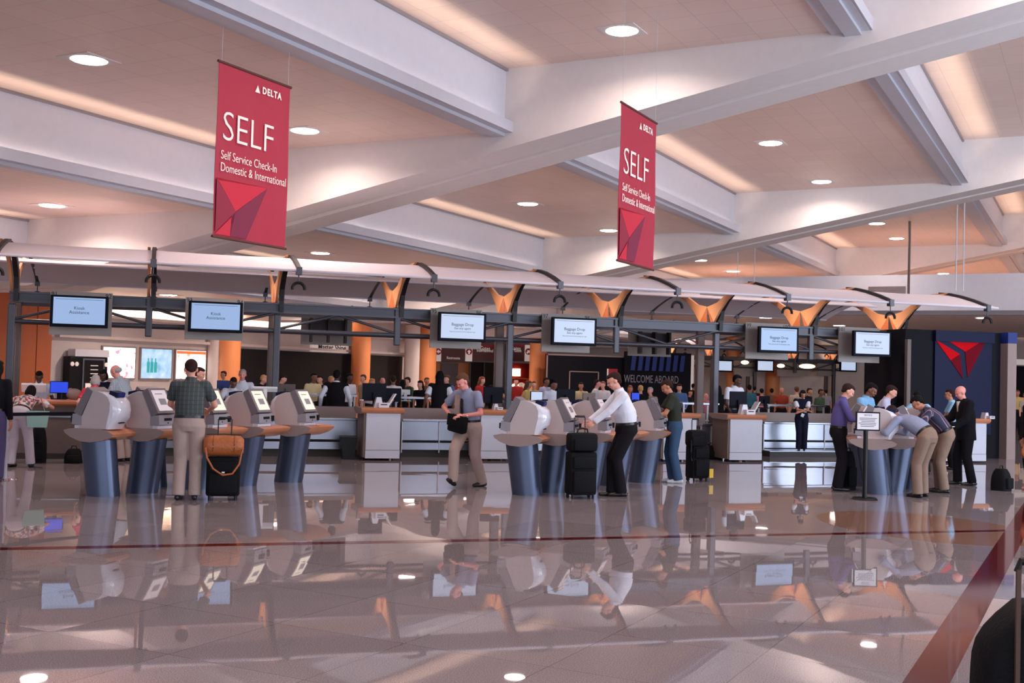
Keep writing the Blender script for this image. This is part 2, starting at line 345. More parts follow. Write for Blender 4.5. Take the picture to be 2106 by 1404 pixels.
for u, v, k in ls:
    z = 5.0 if k == 0 else HZ(k+1)
    if k == 0: z = 5.10
    if k == -1: z = 3.94
    if k == 9: z = 4.42
    p = UV(u, v, z)
    lb = names.get((u, v), 'unseen round recessed ceiling downlight outside the pictured bays')
    if k == 9 and u == ls[-1][0] * 0 + q_.dot(UV(1, 0)): lb = 'small round light under the soffit, just left of the navy tower'
    if (u, v) in names: lb = 'round recessed white downlight '+lb
    if t0 is None:
        t0 = thing('downlight', lb, 'ceiling light', p, R(45), 'recessed downlights in the stepped ceiling')
        fr = MB(); n = 32
        outer = [(.33*max(-1, min(1, 1.42*math.cos(2*PI*i/n))), .33*max(-1, min(1, 1.42*math.sin(2*PI*i/n)))) for i in range(n)]
        fr.loft([[(x, y, .0) for x, y in outer], [(x, y, -.012) for x, y in outer], [(.27*math.cos(2*PI*i/n), .27*math.sin(2*PI*i/n), -.012) for i in range(n)], [(.27*math.cos(2*PI*i/n), .27*math.sin(2*PI*i/n), .0) for i in range(n)]], caps=False)
        fr.build('trim_frame', 'beam', t0)
        MB().cyl((0, 0, -.02), (0, 0, -.004), .25, .27, 32).build('lens', 'lamp', t0)
    if -2 < v < 62 and (k < 4 or k == 9):
        dl = bpy.data.lights.new('downlight_beam', 'AREA'); dl.shape = 'DISK'; dl.size = .5; dl.energy = 78 if k > 0 else 120; dl.color = (1.0, .785, .68); dl.spread = R(150)
        do = bpy.data.objects.new('downlight_beam', dl); C.objects.link(do); do.location = p-Vector((0, 0, .03))
    if t0 is not None and lb != t0['label'] or (u, v) != ls[0][:2]: dup(t0, p, R(45), lb, 'recessed downlights in the stepped ceiling')

# ------------------------------------------------------------------ canopy with truss
Y0, YC = 23.4, 23.8
PXS = [-2.72+2.5*k for k in range(9)]
PROF = [(-3.35, 3.47), (-2.95, 3.60), (-2.5, 3.72), (-2.1, 3.80), (-1.75, 3.835), (-1.4, 3.82), (-1.05, 3.72), (-.75, 3.56), (-.5, 3.36), (-.3, 3.13), (-.18, 2.88)]
def sweep(b, pts, x, wx, th):                 # flat bar following a curve in the YZ plane
    rings = []
    for i, (y, z) in enumerate(pts):
        a = pts[max(0, i-1)]; c = pts[min(len(pts)-1, i+1)]; t = Vector((c[0]-a[0], c[1]-a[1])).normalized(); n = Vector((-t.y, t.x))
        h = th[i] if hasattr(th, '__len__') else th
        rings.append([(x-wx/2, y-n.x*h/2, z-n.y*h/2), (x+wx/2, y-n.x*h/2, z-n.y*h/2), (x+wx/2, y+n.x*h/2, z+n.y*h/2), (x-wx/2, y+n.x*h/2, z+n.y*h/2)])
    return b.loft(rings)
brownpost = mat('brown_grey_post', (104, 84, 80), .5, .2)
def canopy(oy, x0, nb, label, full=True):
    t = thing('canopy', label, 'canopy', (x0, oy, 0))
    xs = [2.5*k for k in range(nb+1)]; L = xs[-1]
    b = MB().box((L/2, 0, 3.02), (L+.1, .16, .035)).box((L/2, 0, 2.845), (L+.1, .16, .035)).box((L/2, -.0, 2.93), (L+.1, .03, .19)); b.build('top_beam', 'steel', t)
    MB().cyl((-.05, 0, 2.47), (L+.05, 0, 2.47), .045).build('bottom_chord', 'steel', t, True)
    MB().box((L/2, .8, 3.02), (L+.1, .12, .03)).box((L/2, .8, 2.9), (L+.1, .02, .2)).build('rear_beam', 'steel', t)
    MB().cyl((-.05, .8, 2.47), (L+.05, .8, 2.47), .035).build('rear_chord', 'steel', t, True)
    for k, x in enumerate(xs[:-1]):
        for i in (0, 1):
            a, c = ((x, 2.84 if k % 2 else 2.5), (x+1.25, 2.5 if k % 2 else 2.84)) if i == 0 else ((x+1.25, 2.5 if k % 2 else 2.84), (x+2.5, 2.84 if k % 2 else 2.5))
            MB().cyl((a[0], 0, a[1]), (c[0], 0, c[1]), .028, n=10).build('brace', 'steel', t, True)
    for k, x in enumerate(xs):
        if k % 2 == 0:
            p = MB().box((x, 0, 1.4), (.14, .12, 2.8), bev=.02).box((x+.03, .2, 1.1), (.07, .1, 2.2)).build('post', 'steel', t, label='full height steel post')
            MB().box((x, .1, .02), (.3, .4, .04)).build('base_plate', 'steel', p)
            MB().box((x, .8, 1.45), (.19, .14, 2.9), bev=.02).build('rear_post', brownpost, t, label='brownish rear post')
        else:
            MB().box((x, 0, 2.65), (.13, .12, .8), bev=.02).build('hanger', 'steel', t)
        ul = MB().cyl((x-.95, .4, 2.95), (x-.87, .4, 3.05), .05, n=14).bar((x-.95, .0, 2.97), (x-.95, .8, 2.97), .03).build('added_uplight', 'black', t, True)  # fixture and its spot are added to brighten the beech wing
        sp = bpy.data.lights.new('wing_fill', 'SPOT'); sp.energy = 26; sp.color = (1, .78, .6); sp.spot_size = R(110); sp.spot_blend = .6; sp.shadow_soft_size = .05
        so = bpy.data.objects.new('wing_fill', sp); C.objects.link(so); so.location = (x0+x-.80, oy+.4, 3.10); so.rotation_euler = Vector((.75, 0, .35)).to_track_quat('-Z', 'Y').to_euler()
        for s in (1, -1):
            pts = [(.4+s*y, z) for y, z in PROF]
            if s == 1:
                pts[-1] = (0, 2.85); pts[-2] = (-.02, 3.1)
                sweep(MB(), pts[4:], x+.07, .09, [.07, .09, .12, .15, .18, .2, .2]).build('arm', 'dsteel', t)
            o = sweep(MB(), [(y, z+.03) for y, z in pts[:5]], x+.07, .07, .075).build('rib', 'dsteel', t)
            MB().box((x+.07, pts[0][0], pts[0][1]-.01), (.1, .12, .14)).cyl((x+.07, pts[0][0], pts[0][1]-.05), (x+.07, pts[0][0], pts[0][1]-.22), .012, n=8).build('clamp', 'steel', o)
            rg = MB(); cz = pts[0][1]-.33
            rg.tube([(x+.07+.11*math.cos(a), pts[0][0], cz+.11*math.sin(a)) for a in [R(-10+i*20) for i in range(11)]], .028, 8); rg.build('spot_ring', 'black', o, True)
            # folded beech wing
            cr = (.4-s*1.75, 3.80); tp = [(.4, 3.42), (.4-s*.5, 3.52), (.4-s*1.0, 3.72), cr]; bt = [(.4, 3.36), (.4-s*.36, 3.09), (.4-s*.62, 3.36), (.4-s*.95, 3.58), (.4-s*1.4, 3.73), (.4-s*1.95, 3.80)]
            poly = [(.4, 3.42), (.4-s*.5, 3.50), (.4-s*1.0, 3.70), (.4-s*1.45, 3.85), (.4-s*2.15, 3.86), (.4-s*1.95, 3.80), (.4-s*1.4, 3.71), (.4-s*.95, 3.53), (.4-s*.62, 3.30), (.4-s*.36, 3.06)]
            MB().prism([(x-.05, y, z) for y, z in poly], (.05, 0, 0)).build('beech_wing', 'orange', t)
            MB().loft([[(x-.05, .4, 3.42), (x-.05, .4-s*.36, 3.06), (x-.055, .4-s*.2, 3.06)], [(x-.05, .4, 3.42), (x+.02, .4-s*.30, 3.06), (x+.02, .4-s*.1, 3.06)]]).build('wing_fold', 'woodwall', t)
    def sheet(name, s):
        pr = [(.4+s*y, z+.01) for y, z in PROF[:7]]
        b = MB(); rings = []; NX = nb*6
        xe = -1.0 if full else -.3
        for i in range(NX+1):
            x = xe+(L+.35-xe)*i/NX; ph = (x % 2.5)/2.5
            sag = .03*math.sin(PI*ph)
            rings.append([(x, y, z-sag*(.4+.6*abs(math.sin(j*1.1)))) for j, (y, z) in enumerate(pr)]+[(x, y, z-sag*(.4+.6*abs(math.sin(j*1.1)))-.012) for j, (y, z) in reversed(list(enumerate(pr)))])
        b.loft(rings).build(name, 'fabric', t, True)
        MB().tube([(x, .4+s*PROF[0][0], PROF[0][1]) for x in (xe, L+.35)], .025).build('edge_tube', 'fabric', t, True)
        MB().tube([(x, .4+s*PROF[6][0], PROF[6][1]) for x in (xe, L+.35)], .022).build('edge_tube', 'fabric', t, True)
    sheet('front_fabric', 1); sheet('rear_fabric', -1)
    return t
canopy(Y0, PXS[0], 8, 'long double wing canopy of pale fabric on dark steel truss over the nearest check-in counters')
canopy(55.0, 26.3, 7, 'second smaller looking canopy with truss far behind, seen between the posts at right', False)

# ------------------------------------------------------------------ monitors on the truss
def monitor_panel(x, y, n1, n2, lines, label, m, sc=1.0):
    t = thing('position_sign', label, 'sign', (x, y, 2.25), 0, 'position signs along the truss')
    MB().box((0, 0, .40), (1.13, .04, .84)).build('backing_panel', 'panel', t)
    MB().box((0, -.25, .42), (.3, .4, .2)).build('bracket', 'dsteel', t)
    f = MB(); f.box((0.0, -.50, .42), (1.03, .09, .60), bev=.012); fo = f.build('screen_frame', 'navybez', t)
    MB().box((0, -.548, .43), (.92, .006, .50)).build('screen', m, fo)
    text('number', n1, .12, 'black', t, (-.49, -.022, .755)); 
    if n2: text('number', n2, .12, 'black', t, (.49, -.022, .755))
    for s, sz, zz in lines: text('screen_text', s, sz, 'ink', fo, (0, -.553, .42+zz), ext=.0005)
    MB().box((0, -.553, .645), (.84, .002, .006)).build('rule', 'ink', fo)
    return t
ka = [('Kiosk', .085, .06), ('Assistance', .085, -.02)]
bd = [('Baggage Drop', .085, .05), ('See any agent', .065, -.03), ('Please have travel ID and boarding pass ready', .03, -.1)]
for k, n1, n2, ln, mm, lb in ((0, '91', '92', ka, 'scr', 'grey sign panel numbered 91 and 92 with lit Kiosk Assistance screen'), (1, '93', '94', ka, 'scr', 'grey sign panel numbered 93 and 94 with lit Kiosk Assistance screen'),
     (3, '95', '96', bd, 'scr2', 'grey sign panel numbered 95 and 96 with lit Baggage Drop screen'), (4, '97', '98', bd, 'scr2', 'grey sign panel numbered 97 and 98 with lit Baggage Drop screen'),
     (6, '99', '100', bd, 'scr', 'grey sign panel numbered 99 and 100 with lit Baggage Drop screen'), (7, '101', '', bd, 'scr2', 'grey sign panel numbered 101 with lit Baggage Drop screen, rightmost on truss')):
    monitor_panel(PXS[k]+1.25, Y0-.125, n1, n2, ln, lb, mm)
def rear_panel(x, lb):
    t = thing('rear_sign', lb, 'sign', (x, 26.4, 2.32), 0, 'sign backs beyond the truss')
    MB().box((0, .3, .33), (1.2, .04, .74)).build('backing_panel', 'panel', t)
    b = MB()
    for dx in (-.4, 0.0, .4): b.box((dx, 0.0, .36), (.05, .2, .7))
    b.box((0, .1, .4), (.9, .06, .3)); b.build('bracket', 'dsteel', t)
rear_panel(3.76, 'back of a grey hanging sign behind the truss, above Master Shine')
rear_panel(12.1, 'back of a grey hanging sign behind the truss, above Welcome Aboard')
far_m = None
for x, px, lb in ((0, 1488, 'small lit monitor on the far canopy, leftmost, beside the steel post'), (1, 1573, 'small lit monitor on the far canopy, above the dark skinned agent'), (2, 1744, 'small lit monitor on the far canopy, above the man in purple'), (3, 1852, 'small lit monitor on the far canopy at the edge of the navy wall')):
    p = atY(px, 752, 54.6)
    t = thing('monitor', lb, 'monitor', p, 0, 'monitors on the far canopy') if far_m is None else dup(far_m, p, 0, lb)
    if far_m is None:
        far_m = t; f = MB().box((0, 0, 0), (1.1, .1, .66), bev=.02).build('screen_frame', 'navybez', t); MB().box((0, -.055, 0), (.92, .01, .5)).build('screen', 'scr2', f); MB().box((0, .12, .3), (.08, .1, .5)).build('bracket', 'dsteel', t)
far_p = None
for px in (1530, 1618, 1645, 1700, 1775, 1800):
    p = atY(px, 756, 55.3)
    if far_p is None: far_p = tag(MB().box((0, 0, 0), (1.2, .05, .95)).build('sign_panel', 'panel'), 'dim grey sign panel hanging from the far canopy', 'sign', 'dim grey panels on the far canopy'); far_p.location = p
    else: dup(far_p, p)

# ------------------------------------------------------------------ banners
def banner(px, z0, label, cables):
    a = px
    dB = UV(0, 1)
    W_, H_ = 1.45, 2.27
    t = thing('banner', label, 'banner', a, 0)
    # local frame: x along the banner (world V direction), faces -u side
    t.rotation_euler = (0, 0, R(45))
    b = MB(); NX, NZ = 12, 14; rings = []
    def yy(i, j): return .012*math.sin(i*1.3+j*.35)*math.sin(PI*j/NZ)
    for j in range(NZ+1):
        z = H_*j/NZ
        rings.append([(W_*i/NX, yy(i, j), z) for i in range(NX+1)]+[(W_*i/NX, yy(i, j)+.006, z) for i in range(NX, -1, -1)])
    b.loft(rings); cl = b.build('cloth', mat('banner_red', (178, 44, 66), .6, var=.06, vscale=9), t, True)
    d = -.016
    def tri(pts, m): MB().prism([(x, d, z) for x, z in pts], (0, .003, 0)).build('printed_facet', m, cl)
    bright = mat('banner_bright_red', (206, 36, 60), .6); plum = mat('banner_plum', (130, 34, 66), .6); deep = mat('banner_deep', (150, 34, 60), .6)
    tri([(.02, .75), (.02, .72), (1.02, .77), (.40, .36)], bright); tri([(.02, .74), (.40, .36), (.02, .05)], deep)
    tri([(.02, .02), (.30, .26), (.40, .36), (.30, .02)], bright); tri([(.30, .02), (.32, .30), (1.02, .77), (.62, .02)], plum)
    for s, sz, x, z, sx, al, bo in (('SELF', .56, .07, 1.43, .98, 'LEFT', -.007), ('Self Service Check-In', .165, .07, 1.06, .80, 'LEFT', -.001), ('Domestic & International', .165, .07, .90, .79, 'LEFT', -.001)):
        text('lettering', s, sz, 'signw', cl, (x, d-.004, z), ext=.002, sx=sx, align=al, bold=bo)
    text('lettering', 'DELTA', .13, 'signw', cl, (.84, d-.004, 2.08), ext=.002, sx=.9, align='LEFT', sp=1.2, bold=.004)
    MB().prism([(.70, d, 2.03), (.80, d, 2.03), (.75, d, 2.13)], (0, .003, 0)).build('logo', 'signw', cl)
    for z in (-.015, H_+.0): MB().cyl((-.02, 0, z), (W_+.02, 0, z), .018, n=12).build('rod', 'maroon', t, True)
    for x in (.05, W_-.05): MB().cyl((x, 0, H_), (x, 0, HZ(int((a.dot(UV(1, 0))-US[0])//6.47))-.01-a[2]), .0025, n=6).build('cable', 'rail', t)
    return t
def bpos(x, y, z):   # where the lower near corner hangs
    d = ray(x, y); return O3+d*((z-CH)/d.z)
banner(bpos(438, 483, 3.40), 0, 'red cloth SELF check-in banner hanging at left, larger looking one', 2)
banner(bpos(1270, 533, 3.40), 0, 'red cloth SELF check-in banner hanging right of centre, smaller looking one', 2)

# ------------------------------------------------------------------ kiosks
def kiosk_parts(t, flip, screen_m, detail=True):
    e = 1 if flip else -1                     # side of the flat grey end cap
    cx = [e*.20, -e*.52]                      # tabletop from cap to far end
    lens = [(-.44, .835), (-.36, .855), (-.2, .862), (.08, .86), (.2, .84), (.28, .80), (.26, .765), (.12, .715), (-.05, .69), (-.2, .70), (-.34, .75), (-.42, .80)]
    MB().prism([(cx[0], y, z) for y, z in lens], (cx[1]-cx[0], 0, 0)).build('tabletop', 'wood', t, True)
    MB().prism([(cx[0]-e*.001, y*1.004, z+(z-.78)*.01) for y, z in lens], (e*.016, 0, 0)).build('end_cap', 'cap', t)
    n = 28; rings = []
    for z, oy, rx, ry in ((0, .03, .185, .22), (.01, .03, .185, .22), (.36, -.02, .185, .225), (.72, -.07, .195, .235)):
        rings.append([(rx*math.cos(2*PI*i/n), oy+ry*math.sin(2*PI*i/n), z) for i in range(n)])
    MB().loft(rings).build('pedestal', 'ped', t, True)
    # moulded head: profile bulges at the back towards the middle of its width
    prof = [(-.24, .86), (-.245, .93), (-.06, 1.34), (.02, 1.345), (.10, 1.32), (.17, 1.28), (.22, 1.21), (.235, 1.11), (.225, 1.01), (.19, .93), (.17, .86)]; BG = [0, 0, 0, 0, .025, .07, .095, .105, .10, .06, .04]
    NX = 14; hw = .175; rings = []
    for i in range(NX+1):
        s = -1+2*i/NX; k = math.sqrt(max(0, 1-(abs(s)**2.3)))
        rings.append([(s*hw, y+BG[j]*k, z) for j, (y, z) in enumerate(prof)])
    sh = MB().loft(rings).build('shell', 'shell', t, True)
    sp = [(-.235, .862), (-.24, .93), (-.055, 1.335), (.02, 1.34), (.10, 1.312), (.165, 1.272), (.20, 1.2), (.20, 1.1), (.17, .97), (.15, .862)]
    for s in (-1, 1): MB().prism([(s*(hw+.001), y, z) for y, z in sp], (s*.006, 0, 0)).build('side_panel', 'kside', t)
    # slanted bezel with touch screen, reader box below it
    th = .085; a = Vector((0, -.245, 1.03)); c = Vector((0, -.085, 1.36)); d = (c-a).normalized(); nrm = Vector((0, -d.z, d.y))
    P = lambda s, q, r: a+d*s+nrm*q+Vector((r, 0, 0)); Lb = (c-a).length
    bz = MB().prism([P(0, -.03, -.185), P(Lb, -.03, -.185), P(Lb+.005, th*.75, -.185), P(0, th, -.185)], (.37, 0, 0)).build('bezel', 'bezel', t)
    MB().prism([P(.035, th*.99+.004, -.14), P(Lb-.03, th*.78+.004, -.14), P(Lb-.03, th*.78+.004, .14), P(.035, th*.99+.004, .14)], nrm*.004).build('touch_screen', screen_m, bz)
    if detail:
        for (s0, s1, x0, x1) in ((.12, .21, -.07, .07), (.27, .285, -.11, .04)):
            MB().prism([P(s0, th*.93+.010, x0), P(s1, th*.87+.010, x0), P(s1, th*.87+.010, x1), P(s0, th*.93+.010, x1)], nrm*.002).build('screen_graphic', 'kgrey', bz)
    rb = MB().prism([(-.185, -.20, .90), (-.185, -.20, 1.03), (-.185, -.335, 1.045), (-.185, -.345, .915)], (.37, 0, 0)).build('reader_box', 'kgrey', t)
    MB().box((-.0, -.343, .985), (.15, .012, .035)).build('card_slot', 'black', rb); MB().box((.155, -.35, .975), (.045, .03, .08)).build('card_reader', 'black', rb); MB().cyl((0, -.338, .94), (0, -.352, .94), .008, n=10).build('lock', 'black', rb)
    MB().prism([(-.17, -.31, .862), (-.17, -.10, .862), (-.17, -.10, .90), (-.17, -.31, .90)], (.34, 0, 0)).build('base_plate', 'white', t)
    MB().ell((0, .235, .945), (.09, .05, .014)).build('rear_slot', 'black', t, True)
    tb = MB().box((.03, .20, 1.31), (.18, .12, .07), rot=(R(-12), 0, 0), bev=.006).build('tag_dispenser', 'navy', t); MB().box((.03, .265, 1.30), (.15, .012, .045), rot=(R(-12), 0, 0)).build('dispenser_front', 'blue', tb)
    return t
def cluster(ox, oy, who, mats):
    out = []
    pos = [(0, 0, -R(122), True), (.52, .30, R(53), False), (1.24, .76, R(53), False), (1.88, 1.22, R(53), False), (2.60, 1.72, R(53), False), (.60, 1.16, -R(134), True), (1.28, 1.70, -R(134), True)]
    for i, (dx, dy, rz, fl) in enumerate(pos):
        if who[i] is None: continue
        t = thing('check_in_kiosk', who[i], 'kiosk', (ox+dx, oy+dy, 0), rz, 'self service check-in kiosks')
        kiosk_parts(t, fl, mats[i % len(mats)]); out.append(t)
    return out
G = ground(206, 1022)
cluster(G.x, G.y+.22, ['white self service kiosk turned away at far left, showing bulging back with blue box', 'kiosk with blank pale screen partly hidden by the man in the plaid shirt', 'kiosk whose screen shows beside the elbow of the man in plaid shirt', 'kiosk behind the tan duffel bag, with glowing cream screen', 'rightmost kiosk of the left group, nearest the steel conveyor',
   'rear facing kiosk whose white back bulges beside the second screen from right', 'rear facing kiosk whose white back bulges right of the glowing cream screen'], ['kscr', 'kscr', 'kscr2', 'kscr2', 'kscr2'])
G = ground(1090, 1020)
cluster(G.x, G.y+.22, ['white kiosk turned away in the middle group, bulging back beside the walking man', 'kiosk left of the stacked black suitcases, screen tilted to the right', 'kiosk whose grey head shows under the arm of the man in white shirt', 'kiosk mostly hidden behind the man in white shirt', 'kiosk used by the man in the dark green t-shirt',
   None, None], ['kscr', 'kscr', 'kscr', 'kscr', 'bezel'])
G = ground(1820, 1018)
cluster(G.x, G.y+.22, ['white kiosk in the right group behind the framed notice on a stand', 'kiosk the two men in khaki trousers bend over', 'kiosk behind the striped shirt man at right', None, None, 'rear facing kiosk used by the men in blue shirts', None], ['kscr', 'kscr'])

# ------------------------------------------------------------------ walls of the hall
UW = -29.4
def vat(px, y=720): return atu(px, y, UW).dot(UV(0, 1))
def ubox(b, u0, u1, v0, v1, z0, z1):
    b.prism([UV(u0, v0, z0), UV(u1, v0, z0), UV(u1, v1, z0), UV(u0, v1, z0)], (0, 0, z1-z0)); return b
struct('wall_left', ubox(MB(), UW-.3, UW, 6, vat(838), 0, 4.3), 'plaster')
struct('wall_back', ubox(MB(), -40, 34, 65.2, 65.5, 0, 14), 'plaster')
struct('wall_far_left', ubox(MB(), -44, UW, 64.8, 65.1, 0, 5), 'plaster')
b = MB(); ubox(b, UW-14, UW-13.8, vat(838), 65, 0, 5); struct('wall_side', b, 'plaster')
b = MB(); ubox(b, UW-14, UW+.0, vat(838)-2, 65, 3.96, 4.1); struct('ceiling', b, 'ceil')
b = MB(); ubox(b, UW, UW+.22, vat(112), vat(838), 2.50, 2.60); struct('trim_80', b, 'plaster')
b = MB(); ubox(b, UW, UW+.35, vat(110), vat(838), 3.20, 3.30); struct('trim_81', b, 'plaster')
va, vb = vat(190), vat(700)
l = area('soffit_cove', UV(UW+.22, (va+vb)/2, 3.36), UV(UW-.3, (va+vb)/2, 4.4), vb-va, .1, 130, (1, .82, .6)); dn = -(Vector((0, 0, 1))*.8-UV(.6, 0)).normalized()
l.rotation_euler = Matrix((UV(0, 1), dn.cross(UV(0, 1)), dn)).transposed().to_euler()
# low soffit behind the fascia, and the fascia itself
struct('trim_82', ubox(MB(), -18.5, 9, 43, 43.35, 4.45, 5.76), 'fascia')
struct('ceiling', ubox(MB(), -18.5, 9, 43.35, 65, 4.42, 4.5), 'ceil')
struct('trim_83', ubox(MB(), -18.5, 9, 43.2, 43.5, 4.30, 4.45), 'beamgrey')
def wallgrille(px0, px1, y0, y1, lb):
    a = atv(px0, y0, 42.97); c = atv(px1, y1, 42.97); t = thing('air_grille', lb, 'vent', (a.x, a.y, c.z), -R(45), 'air grilles on the white fascia')
    L = Vector((c.x-a.x, c.y-a.y)).length; H = a.z-c.z
    f = MB().box((L/2, 0, H/2), (L, .03, H)).build('frame', 'cap', t)
    for i in range(7): MB().box((L/2, -.02, H*(i+.5)/7), (L*.96, .03, H*.07), rot=(R(30), 0, 0)).build('louvre', 'beamgrey', t)
wallgrille(1440, 1500, 598, 613, 'grey air grille on the white fascia above the right truss screens')
wallgrille(1786, 1862, 589, 606, 'grey air grille on the white fascia above the last screen, rightmost one')

# wood panels, columns, storefronts, light boxes along the left wall
def vslab(name, lb, cat, px0, px1, z0, z1, m, du=.05, grp=None, u=UW):
    v0, v1 = (atu(p, 720, u).dot(UV(0, 1)) for p in (px0, px1))
    o = thing(name, lb, cat, UV(u+du/2, v0, z0), R(45), grp)
    MB().box(((v1-v0)/2, 0, (z1-z0)/2), (v1-v0, du, z1-z0)).build('panel', m, o)
    return o, v1-v0
for p0, p1, lb in ((-30, 18, 'tall cherry wood wall panel at the far left edge behind the post'), (20, 71, 'tall cherry wood wall panel left of the thin seam'), (73, 103, 'tall cherry wood wall panel right of the thin seam, beside the vending machine')):
    vslab('wood_panel', lb, 'wall panel', p0, p1, 0, 3.9, 'woodwall', .06, 'cherry wood wall panels')
def column(px, u, r, lb, m='col', z=3.9):
    v = atu(px, 740, u).dot(UV(0, 1)); t = thing('column', lb, 'column', UV(u, v, 0), 0, 'round wood clad columns')
    MB().cyl((0, 0, 0), (0, 0, z), r, n=32).build('shaft', m, t, True); MB().cyl((0, 0, 0), (0, 0, .15), r+.02, n=32).build('base', 'dsteel', t, True)
column(471, UW+.6, .42, 'orange round column left of the Master Shine storefront'); column(742, UW+.6, .42, 'orange round column right of the Master Shine storefront')
column(442, UW+.2, .3, 'pale square looking column between poster wall and orange column', 'plaster')
column(847, UW+.8, .36, 'pale pinkish column before the food court signs', 'plaster'); column(876, UW+.4, .5, 'broad orange column beside the left food court sign')
vslab('shaded_opening', 'dark storefront opening under the Master Shine sign', 'storefront', 491, 722, 0, 2.42, 'dark', .04); vslab('shaded_opening', 'dark storefront opening right of the second orange column', 'storefront', 761, 827, 0, 2.42, 'dark', .04)  # dark slabs on the wall paint in the shade of recessed shop openings
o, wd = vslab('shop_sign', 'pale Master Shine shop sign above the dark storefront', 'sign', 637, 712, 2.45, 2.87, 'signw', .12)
text('lettering', 'Master Shine', .36, 'ink', o, (wd/2+.1, -.07, .2), ext=.004, sx=.86*wd/2.1, bold=.006)
def poster_mat(name, kind):
    mt = bpy.data.materials.new(name); mt.use_nodes = True; nt = mt.node_tree; b_ = nt.nodes['Principled BSDF']
    tc = nt.nodes.new('ShaderNodeTexCoord'); nz = nt.nodes.new('ShaderNodeTexNoise'); nz.inputs['Scale'].default_value = 5 if kind != 1 else 3; nz.inputs['Detail'].default_value = 6
    nt.links.new(tc.outputs['Object'], nz.inputs['Vector']); rp = nt.nodes.new('ShaderNodeValToRGB'); nt.links.new(nz.outputs['Fac'], rp.inputs[0])
    cs = [((.36, (255, 120, 130)), (.44, (255, 250, 252)), (.6, (255, 255, 255)), (.72, (190, 210, 250))), ((.3, (120, 180, 220)), (.5, (176, 216, 246)), (.62, (196, 226, 250)), (.75, (225, 240, 255))), ((.34, (240, 140, 100)), (.42, (255, 236, 226)), (.6, (255, 252, 250)), (.7, (150, 180, 220)))][kind]
    el = rp.color_ramp.elements
    while len(el) < 4: el.new(.5)
    for i, (p, c) in enumerate(cs): el[i].position = p; el[i].color = lin(c)+(1,)
    nt.links.new(rp.outputs[0], b_.inputs['Emission Color']); b_.inputs['Emission Strength'].default_value = [2.2, 1.0, 1.9][kind]; b_.inputs['Base Color'].default_value = (.1, .1, .1, 1)
    return mt
for i, (p0, p1, lb) in enumerate(((207, 277, 'backlit white poster with pink and blue splashes, leftmost of three'), (286, 352, 'backlit pale blue poster with upright bottles, middle of three'), (358, 422, 'backlit poster with orange top edge, rightmost of three'))):
    o, wd = vslab('light_box', lb, 'poster', p0, p1, 1.18, 2.30, 'cap', .08, 'backlit posters on the left wall')
    fc = MB().box((wd/2, -.045, .56), (wd-.1, .01, 1.02)).build('printed_face', poster_mat('poster_%d' % i, i), o)
    if i == 1:
        gm = mat('poster_teal', (60, 150, 150), .5, emit=(40, 150, 150), es=.8)
        for k in range(3): MB().cyl((.35+.17*k, -.055, .25), (.35+.17*k, -.055, .62), .055, n=10).cyl((.35+.17*k, -.055, .6), (.35+.17*k, -.055, .75), .022, n=8).build('printed_bottle', gm, fc)
    if i == 2: MB().box((wd/2, -.053, 1.0), (wd-.1, .006, .1)).build('printed_band', mat('poster_orange', (230, 110, 60), .5, emit=(230, 110, 60), es=.8), fc)
# vending machine against the wall
o = thing('vending_machine', 'dark drinks vending machine with lit glass door and white header, left of the posters', 'vending machine', UV(UW+.1, vat(126), 0), R(45))
wd = vat(204)-vat(126)
MB().box((wd/2, -.16, .95), (wd, .32, 1.9), bev=.02).build('body', 'black', o); MB().box((wd/2+.1, -.17, 2.02), (wd-.15, .36, .24), bev=.02).build('header', 'white', o)
dr = MB().box((wd*.6, -.34, 1.0), (wd*.58, .05, 1.7)).build('door', 'stain', o); MB().box((wd*.6, -.37, 1.02), (wd*.50, .02, 1.55)).build('glass', mat('dark_glass', (30, 26, 26), .1), dr)
for k in range(7): MB().box((wd*.6, -.385, 1.62-.13*k), (wd*.2, .01, .03)).build('shelf_strip', 'paper', dr)
MB().box((wd*.45, -.385, .85), (wd*.14, .01, .4)).build('lit_label', 'signw', dr)
for x in (.08, .26, wd*.95): MB().cyl((x, -.32, 1.66), (x, -.345, 1.66), .07, n=20).build('round_badge', 'signw', o)

# ------------------------------------------------------------------ food court signs and shop behind
YS = 56.0
def P(px, y, Y=YS): return atY(px, y, Y)
def board(name, lb, cat, px0, px1, y0, y1, Y, m, th=.08, grp=None):
    a = P(px0, y0, Y); c = P(px1, y1, Y); t = thing(name, lb, cat, (a.x, Y, c.z), 0, grp)
    MB().box(((c.x-a.x)/2, th/2, (a.z-c.z)/2), (c.x-a.x, th, a.z-c.z)).build('panel', m, t); return t, c.x-a.x, a.z-c.z
arrow = [(-.12, -.02), (.0, .10), (.12, -.02), (.05, -.02), (.05, -.14), (-.05, -.14), (-.05, -.02)]
def arrow_strip(px0, px1, lb, rot):
    t, w_, h_ = board('arrow_sign', lb, 'sign', px0, px1, 709, 743, YS-.05, 'signw', .1, 'white arrow strips on the food court signs')
    MB().cyl((w_/2, -.005, h_*.6), (w_/2, -.02, h_*.6), .17, n=24).build('disc', 'red', t)
    q = Matrix.Rotation(rot, 2)
    MB().prism([(w_/2+(q @ Vector(p)).x*.9, -.03, h_*.6+(q @ Vector(p)).y*.9) for p in arrow], (0, .008, 0)).build('arrow', 'signw', t)
